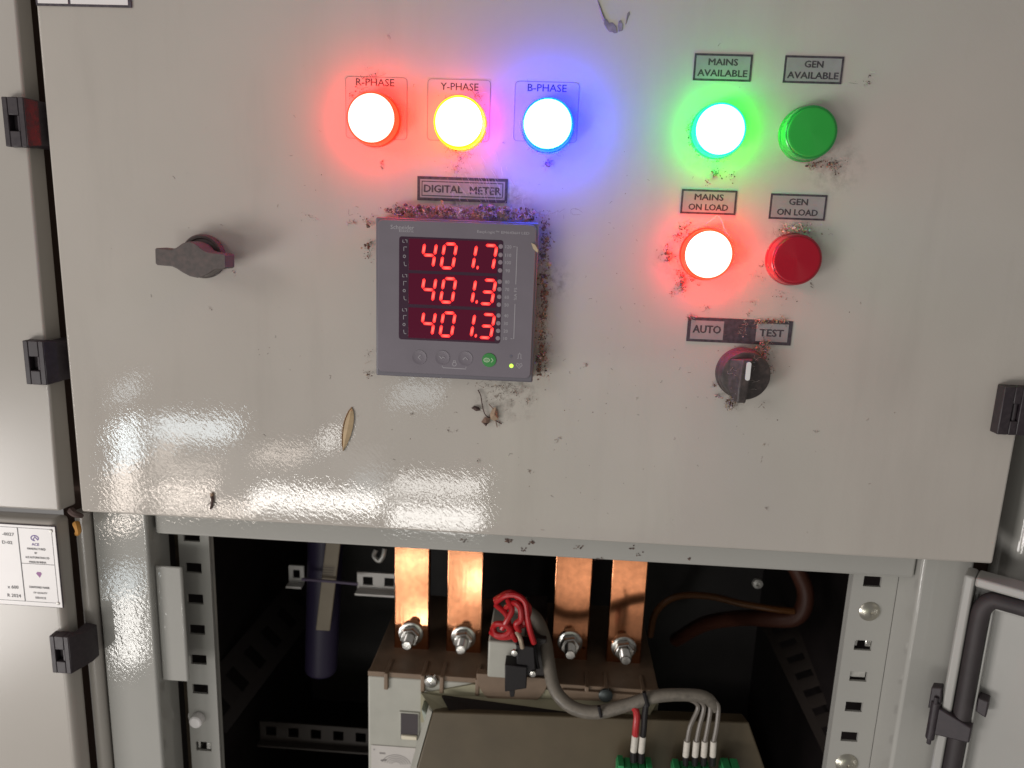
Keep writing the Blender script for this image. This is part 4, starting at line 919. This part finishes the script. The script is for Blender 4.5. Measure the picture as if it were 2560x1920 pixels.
for a in ((1895, 690, 40, 20, 20), (1950, 735, 20, 16, 14), (1765, 770, 14, 18, 16), (1880, 755, 30, 10, 14), (1872, 780, 14, 10, 14), (1898, 664, 14, 4, 14), (2028, 712, 10, 12, 14), (1990, 750, 60, 30, 10)): d.cluster(*a, (.2, .7), (-.1, -1), (4, 4, 1, 0), .3, (.8, 2.5))
for a in ((1728, 792, 16, 8, 40), (1900, 805, 60, 12, 80), (1958, 800, 16, 20, 40), (1850, 830, 40, 24, 30), (1910, 858, 20, 14, 60)): d.cluster(*a, (.25, .9), (-.6, -1.8), (2, 5, 3, 2), .35)
for a in ((1905, 880, 24, 40, 90), (1860, 880, 50, 10, 60), (1920, 920, 12, 30, 40)): d.cluster(*a, (.3, 1.1), (-.3, -8), (3, 6, 2, 2), .3)
for a in ((1830, 1000, 20, 20, 70), (1822, 1015, 18, 12, 50), (1795, 990, 14, 6, 22), (1785, 960, 14, 6, 16), (1905, 1010, 20, 16, 10)): d.cluster(*a, (.3, 1.1), (-.2, -5), (4, 5, 3, 1), .25)
for _ in range(30): d.fibre(*P(random.uniform(1810, 1880), random.uniform(880, 1000)), random.uniform(-13.2, -16), random.uniform(2, 6), 3, .06)
d.done('lamp_dust', 'dust clumps and cobweb fringes round the lamps and the selector switch')
d = Deb()                                        # specks all over the door
for _ in range(330):
    px, py = random.gauss(1350, 420), random.gauss(900, 330)
    if not (230 < px < 2450 and 60 < py < 1290+.055*(px-300)): continue
    x, z = P(px, py)
    if random.random() < .35: d.fibre(x, z, -.15, random.uniform(.7, 2.4), random.choice((0, 1, 1)), .08)
    else: d.flake(x, z, -.15, random.uniform(.15, .55), random.choice((0, 1, 1)), .9)
for a in ((1285, 980, 50, 30, 80), (1240, 990, 40, 30, 40), (1320, 1000, 30, 20, 20), (1465, 910, 8, 14, 18), (1390, 1100, 10, 16, 10), (1400, 1095, 16, 6, 14), (1120, 1075, 26, 10, 14), (1030, 1035, 8, 6, 8), (1194, 1153, 5, 8, 12), (1325, 1178, 7, 5, 10),
          (775, 540, 40, 24, 14), (885, 555, 16, 8, 24), (955, 405, 5, 10, 14), (957, 420, 4, 6, 6), (1145, 415, 10, 16, 16), (1910, 1110, 10, 8, 10), (2040, 1078, 20, 3, 8), (1915, 1270, 8, 8, 10), (528, 770, 4, 6, 8), (585, 682, 8, 12, 18), (970, 90, 4, 10, 8)):
    d.cluster(*a, (.15, .6), (-.1, -.7), (5, 4, 1, .3), .35, (.8, 3))
for px, py, n in ((1158, 1350, 8), (1270, 1350, 20), (1330, 1355, 12), (1450, 1368, 8), (1580, 1370, 8), (1600, 1385, 6), (1310, 1372, 6), (1500, 1395, 6), (1725, 1395, 6)):
    cx, cz = P(px, py, 26)
    for _ in range(n): d.flake(cx+random.gauss(0, 2.2), cz+random.gauss(0, .8), 25.6, random.uniform(.2, .8), random.choice((0, 1)), .9) if False else None
d.done('door_specks', 'scattered dark specks and fibres stuck all over the door')
d = Deb()
for px, py, n, s_ in ((1158, 1350, 10, 1.2), (1270, 1350, 26, 1.8), (1330, 1355, 16, 1.2), (1450, 1368, 10, 2.4), (1580, 1370, 8, 1.5), (1600, 1385, 6, 1.5), (1310, 1372, 8, 1), (1500, 1395, 6, 2), (1725, 1395, 6, 1)):
    cx, cz = P(px, py, 26)
    for _ in range(n):
        mb = d.mb; mb.mi = random.choice((0, 0, 1)); x, z, q = cx+random.gauss(0, s_), cz+random.gauss(0, .9), random.uniform(.25, .75)
        mb.face([(x-q, 25.7, z-q*.4), (x+q*.6, 25.6, z-q), (x+q, 25.7, z+q*.3), (x-q*.3, 25.6, z+q*.8)])
d.done('rail_specks', 'dark bits of dirt lying on the rail under the door')

# larger single bits
sw = MB(); ax, az = P(878, 1018); bx, bz = P(857, 1126); n = 12
lft, rgt = [], []
for k in range(n+1):
    f = k/n; w = 5.1*math.sin(math.pi*f**.85)**.75; x = ax+(bx-ax)*f; z = az+(bz-az)*f
    lft.append((x-w*.62+.6, z)); rgt.append((x+w*.62+.6, z))
for k in range(n):
    c0, c1 = ((lft[k][0]+rgt[k][0])/2, lft[k][1]), ((lft[k+1][0]+rgt[k+1][0])/2, lft[k+1][1])
    sw.face([(lft[k][0], -.3, lft[k][1]), (c0[0], -1.4, c0[1]), (c1[0], -1.4, c1[1]), (lft[k+1][0], -.3, lft[k+1][1])]) if k else sw.face([(c0[0], -.5, c0[1]), (c1[0], -1.4, c1[1]), (lft[1][0], -.3, lft[1][1])])
    sw.face([(c0[0], -1.4, c0[1]), (rgt[k][0], -.9, rgt[k][1]), (rgt[k+1][0], -.9, rgt[k+1][1]), (c1[0], -1.4, c1[1])]) if k else sw.face([(c0[0], -.5, c0[1]), (rgt[1][0], -.9, rgt[1][1]), (c1[0], -1.4, c1[1])])
t = thing('seed_wing', ((ax+bx)/2, -1, (az+bz)/2), 'papery tan seed wing stuck upright on the glossy part of the door', 'seed wing')
obj('blade', sw, SEED, t)
obj('rim', MB().tube([(x, -.5, z) for x, z in lft], .38, 6, smooth=0), SEEDRIM, t)
t = thing('dead_leaf', P3(1220, 1030, -2), 'curled dead leaf scrap with a thin stalk below the meter', 'leaf')
def scrap(name, pts, y, m): 
    mb = MB(); c = (sum(p[0] for p in pts)/len(pts), sum(p[1] for p in pts)/len(pts)); cc = P3(*c, y-2.0)
    q = [P3(*p, y+random.uniform(-1.2, .6)) for p in pts]
    for i in range(len(q)): mb.face([q[i], q[(i+1) % len(q)], cc])
    return obj(name, mb, m, t, ang=25)
scrap('scrap', [(1225, 1035), (1232, 1020), (1240, 1018), (1245, 1035), (1246, 1048), (1235, 1052), (1226, 1048)], -2, D_TAN)
scrap('scrap', [(1203, 1055), (1212, 1042), (1226, 1046), (1224, 1056), (1214, 1064)], -2, D_BROWN)
scrap('scrap', [(1178, 1020), (1186, 1014), (1198, 1018), (1202, 1026), (1190, 1028)], -1.5, D_DARK)
scrap('scrap', [(1212, 1055), (1220, 1058), (1215, 1066), (1207, 1058)], -1.5, D_DARK)
obj('stalk', MB().tube(path((1195, 975, -1), (1202, 990, -2), (1207, 1020, -2), (1216, 1040, -1.5), (1240, 1052, -1), (1254, 1060, -.8)), .35, 6), D_DARK, t)
obj('stalk', MB().tube(path((1222, 1010, -1.2), (1238, 1030, -2), (1240, 1055, -1.6), (1243, 1068, -1)), .28, 6), D_BROWN, t)
ins = thing('dead_insect', P3(530, 1254, -1), 'small dark dead insect stuck in the glossy reflection at lower left of the door', 'insect')
obj('body', MB().tube(path((529, 1240, -1), (531, 1250, -1.4), (529, 1262, -1.4), (527, 1272, -.6)), [1.0, .7], 8), D_DARK, ins)
obj('head', MB().tube(path((529, 1233, -1), (530, 1240, -1.2)), 1.1, 8), D_TAN, ins)
sh = MB()
for x0_, y0_, x1_, y1_ in ((528, 1254, 520, 1262), (532, 1252, 540, 1258), (530, 1262, 536, 1270)): sh.tube(path((x0_, y0_, -1), (x1_, y1_, -.4)), .16, 4, smooth=0)
obj('legs', sh, D_DARK, ins)
ms = thing('mud_smear', P3(1530, 65, -.3), 'grey forked mud smear near the top edge above the blue lamp', 'mud smear')
def mud(poly, y):
    mb = MB(); mb.prism([P(*p) for p in poly], y, -.04); return obj('smear', mb, MUD, ms, bevel=.15)
mud([(1511, 50), (1516, 47), (1522, 58), (1530, 56), (1540, 66), (1543, 82), (1536, 84), (1530, 80), (1524, 81), (1516, 72), (1509, 60)], -.5)
mud([(1547, 52), (1553, 51), (1557, 62), (1556, 76), (1546, 80), (1544, 66)], -.45)
mud([(1568, 34), (1573, 28), (1575, 36), (1571, 42), (1566, 60), (1563, 62)], -.3)
obj('streak', MB().tube(path((1494, 0, -.1), (1499, 16, -.1), (1505, 34, -.15), (1511, 52, -.2)), [.35, .8], 6), MUD, ms)
tag(obj('seed_husk', MB().tube(path((190, 1308, 8), (194, 1318, 6), (196, 1328, 7), (193, 1334, 9)), [2.4, 1.8], 8), HUSK), 'orange seed husk caught in the gap above the rating plate', 'husk')
tag(obj('cobweb_dirt', MB().tube(path((178, 1276, 8), (186, 1284, 6), (198, 1288, 7), (204, 1290, 9)), [2.6, 1.6], 7), D_DARK), 'dark clot of dirt at the lower left corner of the big door', 'dirt clot')
pl = MB(); 
pl.prism([P(1328, 607, -14.6), P(1338, 612, -14.6), P(1346, 626, -14.6), P(1344, 632, -14.6), P(1333, 622, -14.6)], -15.2, -14.5)
tag(obj('leaf_scrap', pl, mat('pale_scrap', (.55, .44, .30), .7)), 'pale tan scrap stuck on the right edge of the meter face', 'leaf scrap')
tag(obj('leaf_scrap', MB().prism([P(1102, 500, -3), P(1108, 502, -3), P(1113, 522, -3), P(1106, 520, -3)], -4, -3), mat('orange_scrap', (.5, .25, .14), .7)), 'orange scrap hanging under the DIGITAL METER label', 'leaf scrap')
cw = tag(obj('cobweb_strand', MB().tube(path((1765, 560, -4), (1782, 548, -6), (1795, 540, -5), (1806, 555, -7), (1812, 575, -8), (1824, 590, -9)), .3, 6), D_PALE), 'pale cobweb strand looping over the lit MAINS ON LOAD lamp', 'cobweb')
